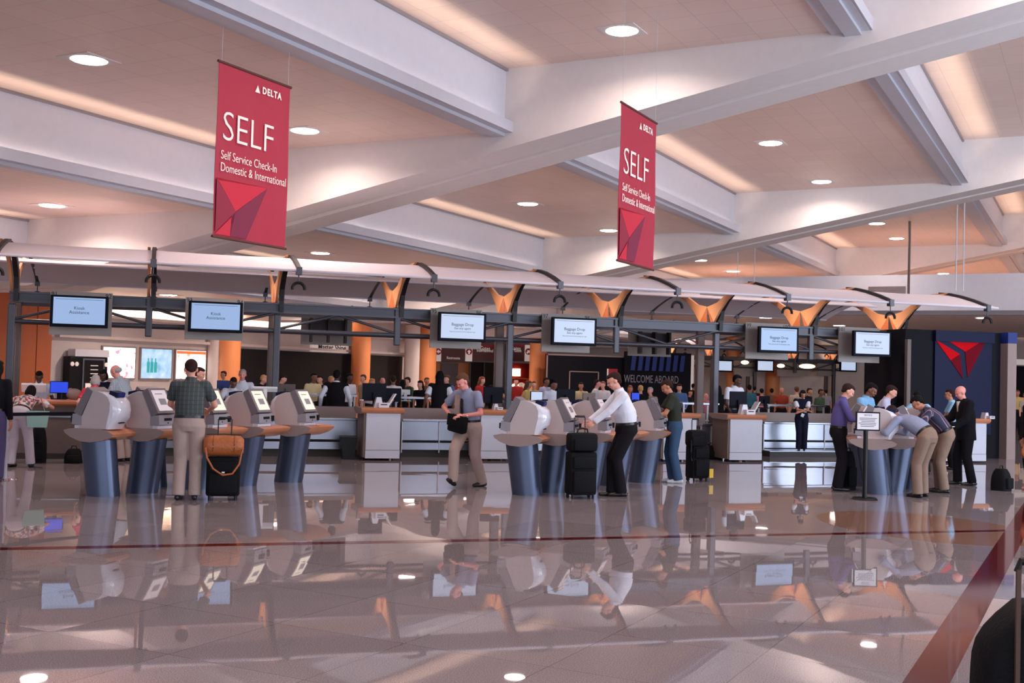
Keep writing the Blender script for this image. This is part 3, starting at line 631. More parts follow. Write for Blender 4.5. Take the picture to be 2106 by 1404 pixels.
for p0, p1, tx, lb in ((907, 958, [('Restrooms', .20, .18)], 'dark maroon overhead sign reading Restrooms'), (971, 1023, [('Gates', .3, .75), ('International', .22, .62)], 'dark maroon overhead sign left of the steel post'), (1040, 1080, [('Gates', .3, .75), ('All Gates', .22, .62)], 'dark maroon overhead sign right of the steel post')):
    t, w_, h_ = board('overhead_sign', lb, 'sign', p0, p1, 707, 743, YS, 'maroon', .1, 'maroon overhead direction signs')
    MB().box((w_/2, -.01, h_-.06), (w_, .02, .12)).build('red_band', 'red', t)
    for s, sz, f in tx: text('lettering', s, sz, 'signw', t, (w_/2, -.02, h_*f), ext=.003, sx=.8)
arrow_strip(895, 907, 'white strip with red left arrow disc, leftmost', R(90)); arrow_strip(958, 971, 'white strip with red up arrow disc, middle', 0); arrow_strip(1080, 1093, 'white strip with red slanted arrow disc, rightmost', R(-45))
t, w_, h_ = board('glazed_entrance', 'dark glazed shop entrance under the middle overhead sign', 'door', 966, 1021, 744, 905, 58.5, 'dark', .05)
for f in (.02, .5, .98): MB().box((w_*f, -.03, h_/2), (.07, .05, h_)).build('mullion', 'steel', t)
t, w_, h_ = board('wood_partition', 'orange wood partition under the left overhead signs', 'wall panel', 896, 966, 744, 905, 59.2, 'col', .05)
t, w_, h_ = board('dark_doorway', 'narrow brownish doorway beside the orange partition', 'door', 908, 938, 746, 905, 59.0, 'cside', .05)
t, w_, h_ = board('shop_display', 'warmly lit shop display shelves right of the steel post', 'shelf', 1044, 1094, 746, 905, 58.0, 'darkred', .05)
for zz in (.42, .62, .80): MB().box((w_/2, -.2, h_*zz), (w_, .4, .04)).build('shelf', 'wood', t)
MB().box((w_*.3, -.15, h_*.88), (w_*.3, .1, .4)).build('lit_sign', 'lampw', t)
for k, (f, r) in enumerate(((.25, .16), (.5, .2), (.82, .18))): MB().ell((w_*f, -.2, h_*.66+r*.9), (r*1.1, r*.6, r), n=12).build('lamp_shade', 'lampw' if k != 1 else 'signw', t, True)
for px, lb in ((1103, 'slim orange column left of the navy screen wall'), (1114, 'reddish orange column touching the navy screen wall')):
    p = P(px, 740, 51.5); t = thing('column', lb, 'column', (p.x, p.y, 0), 0, 'round wood clad columns'); MB().cyl((0, 0, 0), (0, 0, 4.0), .33 if px < 1110 else .3, n=24).build('shaft', 'col' if px < 1110 else 'woodwall', t, True)
t, w_, h_ = board('navy_screen_wall', 'dark navy screen wall with thin tan frame and small red poster', 'wall panel', 1124, 1284, 727, 890, 50.0, 'dnavy', .15)
fr = MB().box((w_/2, -.02, h_-.03), (w_, .05, .07)).box((.03, -.02, h_/2), (.07, .05, h_)).box((w_-.03, -.02, h_/2), (.1, .05, h_)).build('frame', 'taupe', t)
MB().box((w_*.47, -.02, h_-.80), (w_*.36, .04, .05)).box((w_*.29, -.02, h_-1.5), (.05, .04, 1.4)).box((w_*.65, -.02, h_-1.5), (.05, .04, 1.4)).build('inner_frame', 'taupe', t)
r_ = MB().box((w_*.83, -.03, h_-.88), (w_*.12, .04, .52)).build('poster', 'red', t); MB().box((w_*.765, -.03, h_-.88), (.05, .05, .52)).build('poster_edge', 'signw', t)
t, w_, h_ = board('welcome_wall', 'midnight blue wall reading WELCOME ABOARD with slanted blue louvres', 'wall panel', 1286, 1418, 722, 890, 49.6, 'dnavy', .15)
for k in range(8): MB().prism([(.25+k*w_*.105, -.05, h_-.9), (.25+k*w_*.105+.22, -.05, h_-.9), (.25+k*w_*.105+.30, -.05, h_-.12), (.25+k*w_*.105+.08, -.05, h_-.12)], (0, -.06, 0)).build('louvre', 'blue', t)
text('lettering', 'WELCOME ABOARD', .52, 'kgrey', t, (w_*.40, -.02, h_-1.32), ext=.003, sx=.60)
t, w_, h_ = board('glass_sidelight', 'tall narrow lit glass strip beside the welcome wall', 'window', 1414, 1424, 730, 890, 50.2, 'signw', .05)
for px, w0, lb, m in ((1508, 20, 'orange column behind the steel post, right of the welcome wall', 'col'), (1590, 16, 'orange column behind the far monitors near the pale partition', 'col')):
    p = P(px, 760, 58); t = thing('column', lb, 'column', (p.x, p.y, 0), 0, 'round wood clad columns'); MB().cyl((0, 0, 0), (0, 0, 4.2), .4, n=24).build('shaft', m, t, True)
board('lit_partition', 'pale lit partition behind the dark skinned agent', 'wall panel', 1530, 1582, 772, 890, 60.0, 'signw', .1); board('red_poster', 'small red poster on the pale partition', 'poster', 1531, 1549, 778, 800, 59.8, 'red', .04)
t, w_, h_ = board('navy_screen_wall', 'far navy wall with faint tan frame behind the crowd at right', 'wall panel', 1612, 1702, 762, 890, 60.0, 'dnavy', .1)
t, w_, h_ = board('navy_screen_wall', 'far blue wall left of the tan upright behind the man in purple', 'wall panel', 1706, 1752, 770, 890, 59.0, 'navy', .1); board('red_poster', 'tall red poster behind the head of the man in purple', 'poster', 1709, 1722, 781, 812, 58.7, 'red', .04)
board('tan_wall', 'tan wall behind the far canopy left of the navy tower', 'wall panel', 1752, 1860, 760, 900, 61, 'cside', .1)
board('dark_wall', 'dark wall seen right of the navy tower', 'wall panel', 2086, 2150, 752, 905, 40, 'dnavy', .1)
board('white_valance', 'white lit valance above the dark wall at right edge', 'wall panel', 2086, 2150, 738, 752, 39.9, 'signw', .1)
for i, (px, y) in enumerate(((1532, 745), (1606, 752), (1660, 753))):
    p = P(px, y, 52); t = tag(MB().ell((0, 0, 0), (.2, .2, .1) if i < 2 else (.42, .42, .12)).build('pendant_light', 'lampw', None, True), ['round bright pendant light left of the agent head', 'round white pendant light above the pale pole', 'wide bright ceiling light above the navy wall'][i], 'lamp'); t.location = p
    MB().cyl((0, 0, .05), (0, 0, 2.0), .01, n=6).build('cord', 'dsteel', t)

# ------------------------------------------------------------------ airline tower with counter at right
a = atY(1862, 700, 22.6); c = atY(2058, 700, 22.6)
t = thing('navy_tower', 'navy blue tower with large red triangular emblem and grey corner pier', 'kiosk tower', (a.x, 22.6, 0))
W_ = c.x-a.x; Ht = 3.05
MB().box((W_*.5, .8, Ht/2), (W_, 1.6, Ht)).build('core', 'dnavy', t)
MB().box((W_*.59, -.03, 1.75), (W_*.60, .06, 2.35)).build('blue_face', 'navy', t)
MB().box((W_*.59, -.06, Ht-.13), (W_*.62, .12, .26)).build('header_band', 'navy', t)
MB().box((W_+.13, .0, 1.4), (.26, .5, 2.8)).build('corner_pier', 'cap', t); MB().box((W_+.13, 0, 2.93), (.27, .52, .26)).build('pier_cap', 'blue', t)
MB().box((.04, -.05, 1.4), (.1, .1, 2.8)).build('left_pilaster', 'cside', t)
lg = lambda px, y: (lambda q: (q.x-a.x, -.075, q.z))(atY(px, y, 22.53))
def emblem(pts, m): MB().prism([lg(*p) for p in pts], (0, .012, 0)).build('emblem_facet', m, t)
er = mat('emblem_red', (196, 10, 24), .8, spec=.1); edk = mat('emblem_dark_red', (108, 10, 28), .8, spec=.1)
emblem([(1938, 693), (2031, 694), (1985, 723)], er); emblem([(1923, 697), (1974, 728), (1955, 741)], er)
emblem([(1955, 741), (1974, 729), (1980, 778)], edk); emblem([(1985, 723), (2031, 694), (1990, 776), (1986, 740)], edk)

# ------------------------------------------------------------------ counter row
def podium(px, Y, wd, lb, ht=1.0):
    p = atY(px, 900, Y); t = thing('check_in_podium', lb, 'counter', (p.x, Y, 0), 0, 'check-in podiums')
    MB().box((0, .36, (ht-.08)/2+.03), (wd-.12, .70, ht-.14)).build('body', 'cside', t)
    fp = MB().box((.02, -.0, .56), (wd-.16, .04, .72), bev=.008).build('front_panel', 'counter', t); MB().box((.02, .0, .12), (wd-.16, .04, .15)).build('kick_panel', 'counter', t)
    lens = [(-.10, ht-.02), (-.09, ht-.055), (-.04, ht-.10), (.05, ht-.12), (.6, ht-.10), (.75, ht-.05), (.75, ht), (.0, ht), (-.07, ht-.0)]
    MB().prism([(-wd/2, y, z) for y, z in lens], (wd, 0, 0)).build('wood_top', 'wood', t, True)
    MB().prism([(-wd/2-.012, y, z) for y, z in lens], (.014, 0, 0)).build('end_cap', 'cap', t)
    return t
podium(785, 21.2, .82, 'white fronted podium with wood top in front of the Master Shine area'); podium(1020, 21.2, .84, 'podium with wood top behind the walking man')
podium(1396, 21.2, .9, 'podium partly hidden by the man in green t-shirt'); podium(1532, 21.2, .92, 'podium in front of the agent standing at the black monitor')
podium(1985, 21.2, 1.25, 'podium with wood top in front of the navy tower')
a = atY(-30, 900, 21.6); c = atY(240, 900, 21.6)
t = thing('service_counter', 'long dark service counter with wood edge at far left', 'counter', (a.x, 21.6, 0)); L = c.x-a.x
MB().box((L/2, .35, .47), (L, .7, .90)).build('body', 'cside', t); MB().box((L/2, -.02, .73), (L, .03, .02)).build('steel_strip', 'stain', t); MB().box((L/2, .02, .04), (L, .6, .08)).build('toe_kick', 'toe', t)
MB().prism([(0, y, z) for y, z in [(-.16, 1.0), (-.15, .96), (-.08, .92), (.05, .90), (.8, .92), (.8, 1.02), (-.08, 1.03), (-.14, 1.02)]], (L, 0, 0)).build('wood_edge', 'wood', t, True)
def conveyor(px0, px1, lb, Y=22.1):
    a = atY(px0, 900, Y); c = atY(px1, 900, Y); L = c.x-a.x; t = thing('baggage_conveyor', lb, 'conveyor', (a.x, Y, 0), 0, 'stainless baggage conveyors')
    MB().box((L/2, .02, .53), (L, .03, .38)).build('front_panel', 'stain', t); MB().box((L/2, .0, .74), (L, .08, .05), bev=.01).build('top_rail', 'stain', t)
    MB().box((L/2, .03, .31), (L, .05, .03)).build('shadow_gap', 'dark', t); MB().box((L/2, .0, .22), (L, .03, .14)).build('lower_panel', 'stain', t); MB().box((L/2, .08, .07), (L, .06, .14)).build('toe_kick', 'toe', t)
    MB().box((L/2, .40, .66), (L, .7, .04)).build('belt', 'black', t); MB().box((L/2, .80, .52), (L, .05, .88)).build('rear_panel', 'taupe', t)
    for f in (.0, .5, 1.0): MB().box((L*f, -.01, .4), (.02, .03, .62)).build('panel_joint', 'rail', t)
conveyor(262, 744, 'stainless baggage conveyor behind the left kiosks'); conveyor(826, 978, 'stainless baggage conveyor behind the walking man'); conveyor(1066, 1352, 'stainless baggage conveyor behind the middle kiosks')
conveyor(1441, 1484, 'short stainless conveyor between the two middle podiums'); conveyor(1570, 1816, 'stainless baggage conveyor behind the woman agent', 23.55)

# agents' back desks and equipment
def desk(px0, px1, Y, z, lb):
    a = atY(px0, 800, Y); c = atY(px1, 800, Y); L = c.x-a.x; t = thing('back_desk', lb, 'desk', (a.x, Y, 0), 0, 'steel framed back desks')
    MB().box((L/2, .3, z), (L, .6, .04)).build('desktop', 'stain', t)
    for x in (.05, L-.05):
        for y in (.05, .55): MB().box((x, y, z/2), (.04, .04, z)).build('leg', 'rail', t)
    MB().box((L/2, .3, z*.6), (L-.1, .5, .03)).build('shelf', 'stain', t)
desk(610, 735, 25.6, 1.12, 'steel framed back desk behind the woman in black vest'); desk(812, 925, 25.6, 1.1, 'steel framed back desk near the woman with long dark hair')
desk(1040, 1250, 25.6, 1.05, 'steel back desk behind the middle kiosks'); desk(1405, 1480, 25.8, 1.1, 'steel back desk left of the big steel post'); desk(1580, 1700, 25.8, 1.1, 'steel back desk behind the woman with folded arms')
def monitor(px, y, Y, wd, ht, lb, m='navybez', face='scr', front=False, tilt=0.0, rz=0.0, base=None, stand=True):
    p = atY(px, y, Y); zb_ = base if base is not None else 1.02
    t = thing('computer_monitor', lb, 'monitor', (p.x, Y, zb_), rz, 'agents computer monitors'); zc = p.z-zb_
    f = MB().box((0, 0, zc), (wd, .05, ht), rot=(tilt, 0, 0), bev=.008).build('housing', m, t)
    MB().box((0, -.03 if front else .03, zc), (wd*.92, .008, ht*.88), rot=(tilt, 0, 0)).build('screen', face, f)
    if stand: MB().box((0, .02 if front else -.05, zc/2), (.07, .05, zc)).box((0, 0, .01), (.26, .2, .02)).build('stand', m, t)
    return t
monitor(70, 797, 22.0, .42, .17, 'pale backed slanted screen on the left counter', 'paper', 'scr', False, R(35)); monitor(122, 796, 22.0, .32, .22, 'monitor showing bright blue screen on the left counter', 'navybez', mat('blue_screen', (20, 30, 80), .3, emit=(10, 60, 220), es=1.0), True)
monitor(545, 800, 21.9, .46, .10, 'white backed slanted screen behind the glowing kiosk', 'paper', 'scr', False, R(40), base=.9); monitor(590, 798, 24.4, .36, .18, 'dark olive backed monitor right of the steel post', 'cside', 'scr', False)
monitor(461, 792, 24.5, .3, .2, 'blue backed monitor behind the plaid shirt man', 'blue', 'scr')
monitor(770, 806, 21.6, .46, .34, 'large dark monitor seen from behind, on first podium'); monitor(808, 812, 22.9, .34, .28, 'second dark monitor right of the large one, behind the first podium', base=.92); monitor(833, 806, 25.8, .24, .12, 'small white backed laptop on the back desk', 'paper')
monitor(1014, 812, 22.9, .42, .34, 'dark monitor behind the shoulder of the walking man', base=.92)
monitor(1103, 814, 22.9, .27, .2, 'small monitor with lit pale screen behind the middle kiosks', 'navybez', 'scr2', True, base=.92); monitor(1164, 812, 22.9, .42, .26, 'wide dark monitor in front of the woman agent in the middle', base=.92); monitor(1211, 816, 25.8, .33, .2, 'tan backed monitor right of the wide dark one', 'taupe')
monitor(1518, 822, 21.6, .40, .36, 'dark monitor in front of the dark skinned agent'); monitor(1572, 822, 25.9, .3, .2, 'dark grey laptop screen right of the agent'); monitor(1306, 815, 26, .22, .2, 'small bright blue screen right of the white shirt man', 'navybez', MATS['blue_screen'], True)
monitor(1832, 822, 22.9, .34, .2, 'dark monitor on the desk left of the navy tower', base=.9)
def boxy(name, px, y, Y, dims, m, lb, cat, rz=0.0, z=None, shape=None):
    p = atY(px, y, Y); zz = z if z is not None else 1.0
    t = thing(name, lb, cat, (p.x, Y, zz), rz); return t
def printer(px, Y, lb, z=1.0, s=1.0):
    p = atY(px, 840, Y); t = thing('ticket_printer', lb, 'printer', (p.x, Y, z), 0, 'white ticket printers')
    MB().prism([(-.09*s, -.08, 0), (.09*s, -.08, 0), (.05*s, -.08, .2*s), (-.04*s, -.08, .2*s)], (0, .14, 0)).build('hood', 'white', t)
    MB().box((.08*s, -.12, .05*s), (.2*s, .16, .10*s), bev=.01).build('body', 'white', t); MB().box((.08*s, -.203, .065*s), (.12*s, .006, .02*s)).build('slot', 'ink', t)
printer(777, 21.45, 'white ticket printer on the first podium', 1.0, 1.0); printer(1018, 21.4, 'white ticket printer on the podium behind the walking man', 1.0, .6); printer(1528, 21.35, 'white ticket printer on the podium before the dark skinned agent', 1.0, 1.05)
printer(1765+15, 20.9, 'white printer beside the steel conveyor, right', 1.0, .01) if False else None
printer(2025, 21.4, 'small white device on the podium by the navy tower', 1.0, .7); printer(1165, 22.6, 'small white printer before the wide dark monitor', .92, .8); printer(1835, 22.6, 'white device beside the men in blue shirts', .9, 1.0)
for px, lb in ((805, 'slanted white document stand on the first podium'), (1556, 'slanted white document stand on the podium beside the printer')):
    p = atY(px, 830, 21.4); t = thing('document_stand', lb, 'stand', (p.x, 21.4, 1.0), 0, 'slanted document stands')
    MB().prism([(-.10, 0, 0), (-.07, 0, 0), (.10, 0, .27), (.07, 0, .27)], (0, .2, 0)).build('leaf', 'paper', t); MB().prism([(-.065, .02, 0), (-.05, .02, 0), (.055, .02, .16), (.04, .02, .16)], (0, .16, 0)).build('back', 'cap', t)
p = atY(742, 818, 21.6); t = thing('paper_cup', 'tan paper cup beside the large dark monitor', 'cup', (p.x-.0+.02, 21.6, 1.0)); MB().cyl((0, 0, 0), (0, 0, .13), .035, .045).build('cup', 'taupe', t, True); MB().cyl((0, 0, .13), (0, 0, .145), .047, .04).build('lid', 'paper', t, True)
p = atY(153, 800, 22.0); t = thing('straw_bag', 'crumpled beige bag on the left counter beside the blue screen', 'bag', (p.x, 22.0, 1.02)); MB().ell((0, 0, .1), (.14, .1, .11), n=12).ell((-.07, 0, .15), (.06, .06, .07), n=10).build('pouch', 'taupe', t, True)

# ------------------------------------------------------------------ stanchions and notice stand
p = ground(9, 985); t = thing('belt_stanchion', 'silver stanchion post with dark belt at the left edge', 'stanchion', p)
MB().cyl((0, 0, .02), (0, 0, 1.0), .033, n=20).build('post', 'rail', t, True); MB().cyl((0, 0, 0), (0, 0, .02), .18, .17, 32).build('base', 'chrome', t, True); MB().cyl((0, 0, .9), (0, 0, .98), .04).build('belt_head', 'navybez', t, True)
q = atY(222, 848, 18.6); MB().bar((.03, 0, .93), (q.x-p.x, q.y-p.y, .93), .004, .05).build('belt', 'navybez', t); MB().bar((-.03, 0, .93), (-1.6, .3, .93), .004, .05).build('belt', 'navybez', t)
t2 = thing('belt_stanchion', 'stanchion hidden behind the leftmost kiosk, holding the belt end', 'stanchion', (q.x, q.y, 0)); MB().cyl((0, 0, .02), (0, 0, 1.0), .033, n=20).build('post', 'rail', t2, True); MB().cyl((0, 0, 0), (0, 0, .02), .18, .17, 32).build('base', 'chrome', t2, True)
p = ground(1778, 1027); t = thing('notice_stand', 'black stand holding a framed white notice, before the right kiosks', 'sign stand', p)
MB().cyl((0, 0, .02), (0, 0, 1.04), .034, n=20).build('pole', 'black', t, True); MB().cyl((0, 0, 0), (0, 0, .03), .19, .17, 32).build('base', 'black', t, True)
f = MB().box((.02, -.02, 1.16), (.36, .025, .28), bev=.004).build('frame', 'navybez', t); f.rotation_euler = (0, 0, -R(17)); MB().box((.02, -.036, 1.16), (.32, .004, .24)).build('notice_sheet', 'paper', f)
text('notice_text', 'NOTICE', .032, mat('notice_blue', (90, 90, 170), .7), f, (.02, -.04, 1.25), ext=.0005)
for k in range(6): MB().box((.02-.01*(k % 2), -.04, 1.205-.024*k), (.26-.03*(k % 3), .001, .007)).build('text_line', 'ink', f)
p = ground(717, 945); t = thing('waste_bin', 'black waste bin beside the first podium', 'bin', p); b = MB()
b.loft([[(sx*.11, sy*.1+.12, 0) for sx, sy in ((-1, -1), (1, -1), (1, 1), (-1, 1))], [(sx*.15, sy*.13+.12, .42) for sx, sy in ((-1, -1), (1, -1), (1, 1), (-1, 1))]]).build('bucket', 'black', t); MB().box((0, .12, .43), (.32, .28, .03), bev=.01).build('rim', 'dsteel', t)

# ------------------------------------------------------------------ luggage
def suitcase(px, y, wd, ht, dp, rz, lb, handle=.35, straps=True):
    p = ground(px, y); t = thing('suitcase', lb, 'suitcase', p, rz)
    b = MB().box((0, dp/2, .05+ht/2), (wd, dp, ht), bev=.035); b.build('body', 'bag', t, True)
    MB().box((0, -.02, .05+ht*.32), (wd*.82, .06, ht*.5), bev=.02).build('front_pocket', 'bag', t, True); MB().box((0, -.015, .05+ht*.76), (wd*.82, .04, ht*.28), bev=.015).build('upper_pocket', 'bag', t, True)
    for sx in (-1, 1): MB().cyl((sx*wd*.4-.015, dp-.05, .035), (sx*wd*.4+.015, dp-.05, .035), .035, n=14).build('wheel', 'black', t, True)
    for sx in (-1, 1): MB().cyl((sx*wd*.38, .03, 0), (sx*wd*.38, .03, .06), .018, n=10).build('foot', 'black', t, True)
    if handle:
        hx = wd*.2; h = MB(); h.tube([(-hx, dp-.04, ht), (-hx, dp-.04, ht+handle), (-hx+.02, dp-.04, ht+handle+.02), (hx-.02, dp-.04, ht+handle+.02), (hx, dp-.04, ht+handle), (hx, dp-.04, ht)], .009, 8).build('pull_handle', 'dsteel', t, True)
        MB().box((0, dp-.04, ht+handle+.02), (hx*1.9, .03, .03), bev=.01).build('grip', 'black', t, True)
    MB().tube([(-.07, dp/2, ht+.04), (-.06, dp/2, ht+.08), (.06, dp/2, ht+.08), (.07, dp/2, ht+.04)], .012, 8).build('carry_handle', 'black', t, True)
    return t
s1 = suitcase(457, 1029, .42, .50, .26, R(-4), 'black rolling suitcase standing beside the plaid shirt man', .52)
MB().box((-.0, -.045, .36), (.035, .006, .02)).build('badge', 'paper', s1)
p = s1.location; t = thing('duffel_bag', 'tan leather duffel bag lying on top of the black suitcase', 'bag', (p.x, p.y+.06, .555), R(-4))
rings = []
for i in range(13):
    x = -.25+.5*i/12; k = (1-abs(2*i/12-1)**6)**.5*.35+.65; rings.append([(x, (.14*k)*math.cos(a), .135+(.135*k)*math.sin(a)*(1 if math.sin(a) > 0 else .95)) for a in [2*PI*j/20 for j in range(20)]])
MB().loft(rings).build('body', 'tan', t, True); MB().tube([(-.22, 0, .28), (0, 0, .285), (.22, 0, .28)], .006, 6).build('zip', 'dsteel', t)
for x in (-.13, .13): MB().tube([(x, .138*math.cos(a), .135+.132*math.sin(a)) for a in [R(-30+i*20) for i in range(13)]], .008, 6).build('leather_band', mat('dark_tan_leather', (130, 66, 34), .5), t, True)
MB().tube([(-.22, -.15, .12), (-.2, -.19, .0), (-.12, -.20, -.14), (.0, -.20, -.22), (.12, -.20, -.20), (.2, -.19, -.08), (.23, -.14, .1)], .013, 6).build('shoulder_strap', 'tan', t, True)
s2 = suitcase(1200, 1026, .40, .60, .26, R(0), 'lower black suitcase of the stack held by the man in white shirt', .52)
p = s2.location; t = thing('carry_bag', 'black boarding bag stacked on the suitcase beside the man in white shirt', 'bag', (p.x, p.y, .655), 0)
MB().box((0, .12, .13), (.42, .24, .26), bev=.05).build('body', 'bag', t, True); MB().box((0, -.01, .1), (.32, .04, .16), bev=.015).build('front_pocket', 'bag', t, True); MB().tube([(-.08, .1, .26), (-.07, .1, .31), (0, .1, .325), (.07, .1, .31), (.08, .1, .26)], .013, 8).build('handle', 'black', t, True)
s3 = suitcase(1442, 990, .34, .56, .24, R(10), 'black rolling suitcase with yellow tag standing behind the man in jeans', .46)
lt = MB().box((.17, -.05, .14), (.08, .008, .15)).build('luggage_tag', 'yellow', s3, label='yellow luggage tag')
p = s3.location; t = thing('backpack', 'black bag hung on top of the suitcase behind the man in jeans', 'bag', (p.x-.05, p.y-.02, .60), R(10)); MB().box((0, .1, .12), (.36, .22, .28), bev=.06).build('body', 'bag', t, True); MB().box((-.05, -.02, .08), (.24, .04, .16), bev=.015).build('front_pocket', 'bag', t, True); MB().tube([(-.17, 0, .1), (-.20, -.03, -.1), (-.17, -.02, -.25)], .014, 6).build('strap', 'black', t, True)
def softbag(px, y, wd, ht, dp, rz, lb, name='backpack', cat='bag'):
    p = ground(px, y); t = thing(name, lb, cat, (p.x, p.y+dp/2, 0), rz)
    rings = []
    for i in range(7):
        z = ht*i/6; k = (1-(i/6)**4*.45); rings.append([(wd/2*k*math.copysign(abs(math.cos(a))**.6, math.cos(a)), dp/2*k*math.copysign(abs(math.sin(a))**.6, math.sin(a)), z) for a in [2*PI*j/24 for j in range(24)]])
    MB().loft(rings).build('body', 'bag', t, True); MB().box((0, -dp/2+.0, ht*.35), (wd*.7, .06, ht*.5), bev=.02).build('front_pocket', 'bag', t, True); MB().tube([(-.05, 0, ht-.01), (-.03, 0, ht+.05), (.03, 0, ht+.05), (.05, 0, ht-.01)], .01, 6).build('handle', 'black', t, True)
    return t
softbag(150, 953, .30, .24, .22, 0, 'low black bag on the floor at the foot of the left counter', 'shoulder_bag'); softbag(1468, 945, .46, .30, .25, 0, 'black bag on the floor left of the agent podium', 'shoulder_bag')
softbag(2072, 1010, .26, .36, .3, R(20), 'slumped black backpack on the floor at the right edge'); softbag(1752, 1008, .22, .62, .25, 0, 'tall black bag standing behind the notice stand', 'trolley_bag')
softbag(76, 952, .26, .62, .3, 0, 'dark trolley bag beside the woman in white trousers', 'trolley_bag')
# big dark bag close to the camera at the right edge
p = ground(2122, 1640); t = thing('garment_bag', 'large black bag with brown edge piping, cut off by the right edge near the camera', 'suitcase', (p.x, p.y, 0), R(-20))
rings = []
for i in range(15):
    z = .02+.78*i/14; k = min(1, .9+.1*math.sin(PI*i/14))*(1 if i < 11 else (1-((i-10)/4.6)**2*.75)); rings.append([(.24*k*math.copysign(abs(math.cos(a))**.5, math.cos(a))+.06*(1-k), .15*math.copysign(abs(math.sin(a))**.5, math.sin(a)), z) for a in [2*PI*j/24 for j in range(24)]])
MB().loft(rings).build('body', 'bag', t, True)
pr = mat('brown_piping', (78, 54, 44), .6)
MB().bar((-.135, -.17, .02), (-.135, -.17, .97), .018, .014).build('piping', pr, t); MB().tube([(-.135, -.16, .96), (-.12, -.15, 1.0), (.1, -.15, 1.0), (.12, -.15, .9), (.12, -.15, .02)], .016, 8).build('pull_handle', 'black', t, True)

for px, yt, k, r_, m_, lb in ((1871, 455, 2, .045, 'cside', 'dark vertical pole hanging from the ceiling above the white fascia'), (1969, 405, 2, .02, 'paper', 'left of two pale cables hanging above the fascia at right'), (1984, 405, 2, .02, 'paper', 'right of two pale cables hanging above the fascia at right'),
      (1518, 500, 1, .012, 'paper', 'left of two thin cables hanging left of the fascia'), (1553, 497, 1, .012, 'paper', 'right of two thin cables hanging left of the fascia')):
    q = ground(px, yt, HZ(k+1) if k == 2 else HZ(2)); t = tag(MB().cyl((0, 0, 0), (0, 0, q.z-4.6), r_, n=10).build('hanging_pole' if k == 2 and px == 1871 else 'cable', m_, None, True), lb, 'cable' if px != 1871 else 'pole'); t.location = (q.x, q.y, 4.6)
t, w_, h_ = board('sign_beam', 'dark red header beam carrying the overhead food court signs', 'beam', 868, 1112, 699, 708, YS-.1, 'maroon', .3)
for f in (.01, .99): MB().box((w_*f, .15, h_/2-1.7), (.12, .12, 3.4+h_)).build('support_post', 'dsteel', t)

# ------------------------------------------------------------------ people
def remesh(b, voxel, smooth=6, fac=.5):
    me = bpy.data.meshes.new('t'); b.b.to_mesh(me); b.b.free()
    o = bpy.data.objects.new('t', me); C.objects.link(o)
    r = o.modifiers.new('r', 'REMESH'); r.mode = 'VOXEL'; r.voxel_size = voxel; r.use_smooth_shade = True
    if smooth: s = o.modifiers.new('s', 'SMOOTH'); s.iterations = smooth; s.factor = fac
    dg = bpy.context.evaluated_depsgraph_get(); out = bpy.data.meshes.new_from_object(o.evaluated_get(dg))
    bpy.data.objects.remove(o); bpy.data.meshes.remove(me)
    for p in out.polygons: p.use_smooth = True
    return out
def put(name, me, m, parent, label=None):
    me.materials.clear(); me.materials.append(M[m] if isinstance(m, str) else m)
    o = bpy.data.objects.new(name, me); C.objects.link(o); o.parent = parent
    if label: o['label'] = label
    return o
def join(a, b_):
    bm = bmesh.new(); bm.from_mesh(a); bm.from_mesh(b_); me = bpy.data.meshes.new('j'); bm.to_mesh(me); bm.free()
    for p in me.polygons: p.use_smooth = True
    return me
def ik(a, t, l1, l2, hint):
    a, t = Vector(a), Vector(t); d = t-a; L = min(d.length, (l1+l2)*.995); d.normalize(); t = a+d*L
    x = (l1*l1-l2*l2+L*L)/(2*L); h = math.sqrt(max(0, l1*l1-x*x)); hv = Vector(hint); hv = hv-d*hv.dot(d)
    hv = hv.normalized() if hv.length > 1e-4 else Vector((0, 1, 0))
    return a+d*x+hv*h, t
def sections(pts, radii, lat, n=20):
    rings = []
    for i, p in enumerate(pts):
        d = (pts[min(i+1, len(pts)-1)]-pts[max(0, i-1)]).normalized(); x = (lat-d*lat.dot(d)).normalized(); y = d.cross(x)
        rx, ry = radii[i]; rings.append([p+x*rx*math.cos(2*PI*j/n)+y*ry*math.sin(2*PI*j/n) for j in range(n)])
    return rings
def hand_mb(wr, d, palm_n, curl, side, s=1.0):
    """palm and five separate bent fingers; d = direction of the forearm, palm_n = palm normal, side = thumb side"""
    b = MB(); d = d.normalized(); n = (palm_n-d*palm_n.dot(d)).normalized(); w_ = d.cross(n)*side
    pc = wr+d*.045*s
    q = Matrix((w_, d, n)).transposed()
    o = bmesh.ops.create_uvsphere(b.b, u_segments=12, v_segments=8, radius=1)
    for v in o['verts']: v.co = pc+q @ Vector((v.co.x*.04*s, v.co.y*.052*s, v.co.z*.017*s))
    for i, (off, L) in enumerate(((-.030, .060), (-.011, .075), (.009, .080), (.028, .070))):
        p0 = wr+d*.08*s+w_*off*s; a = curl*(.9+.1*i); dd = d*math.cos(a)+n*math.sin(a); p1 = p0+dd*L*.5*s
        a2 = curl*1.9; d2 = d*math.cos(a2)+n*math.sin(a2); p2 = p1+d2*L*.5*s; b.cap(p0, p1, .0088*s, .008*s, 8); b.cap(p1, p2, .008*s, .0068*s, 8)
    t0 = wr+d*.03*s+w_*.034*s; t1 = t0+(d*.6+w_*.6+n*.35).normalized()*.035*s; t2 = t1+(d*.85+w_*.2+n*.45).normalized()*.03*s
    b.cap(t0, t1, .011*s, .009*s, 8); b.cap(t1, t2, .009*s, .0075*s, 8)
    return b
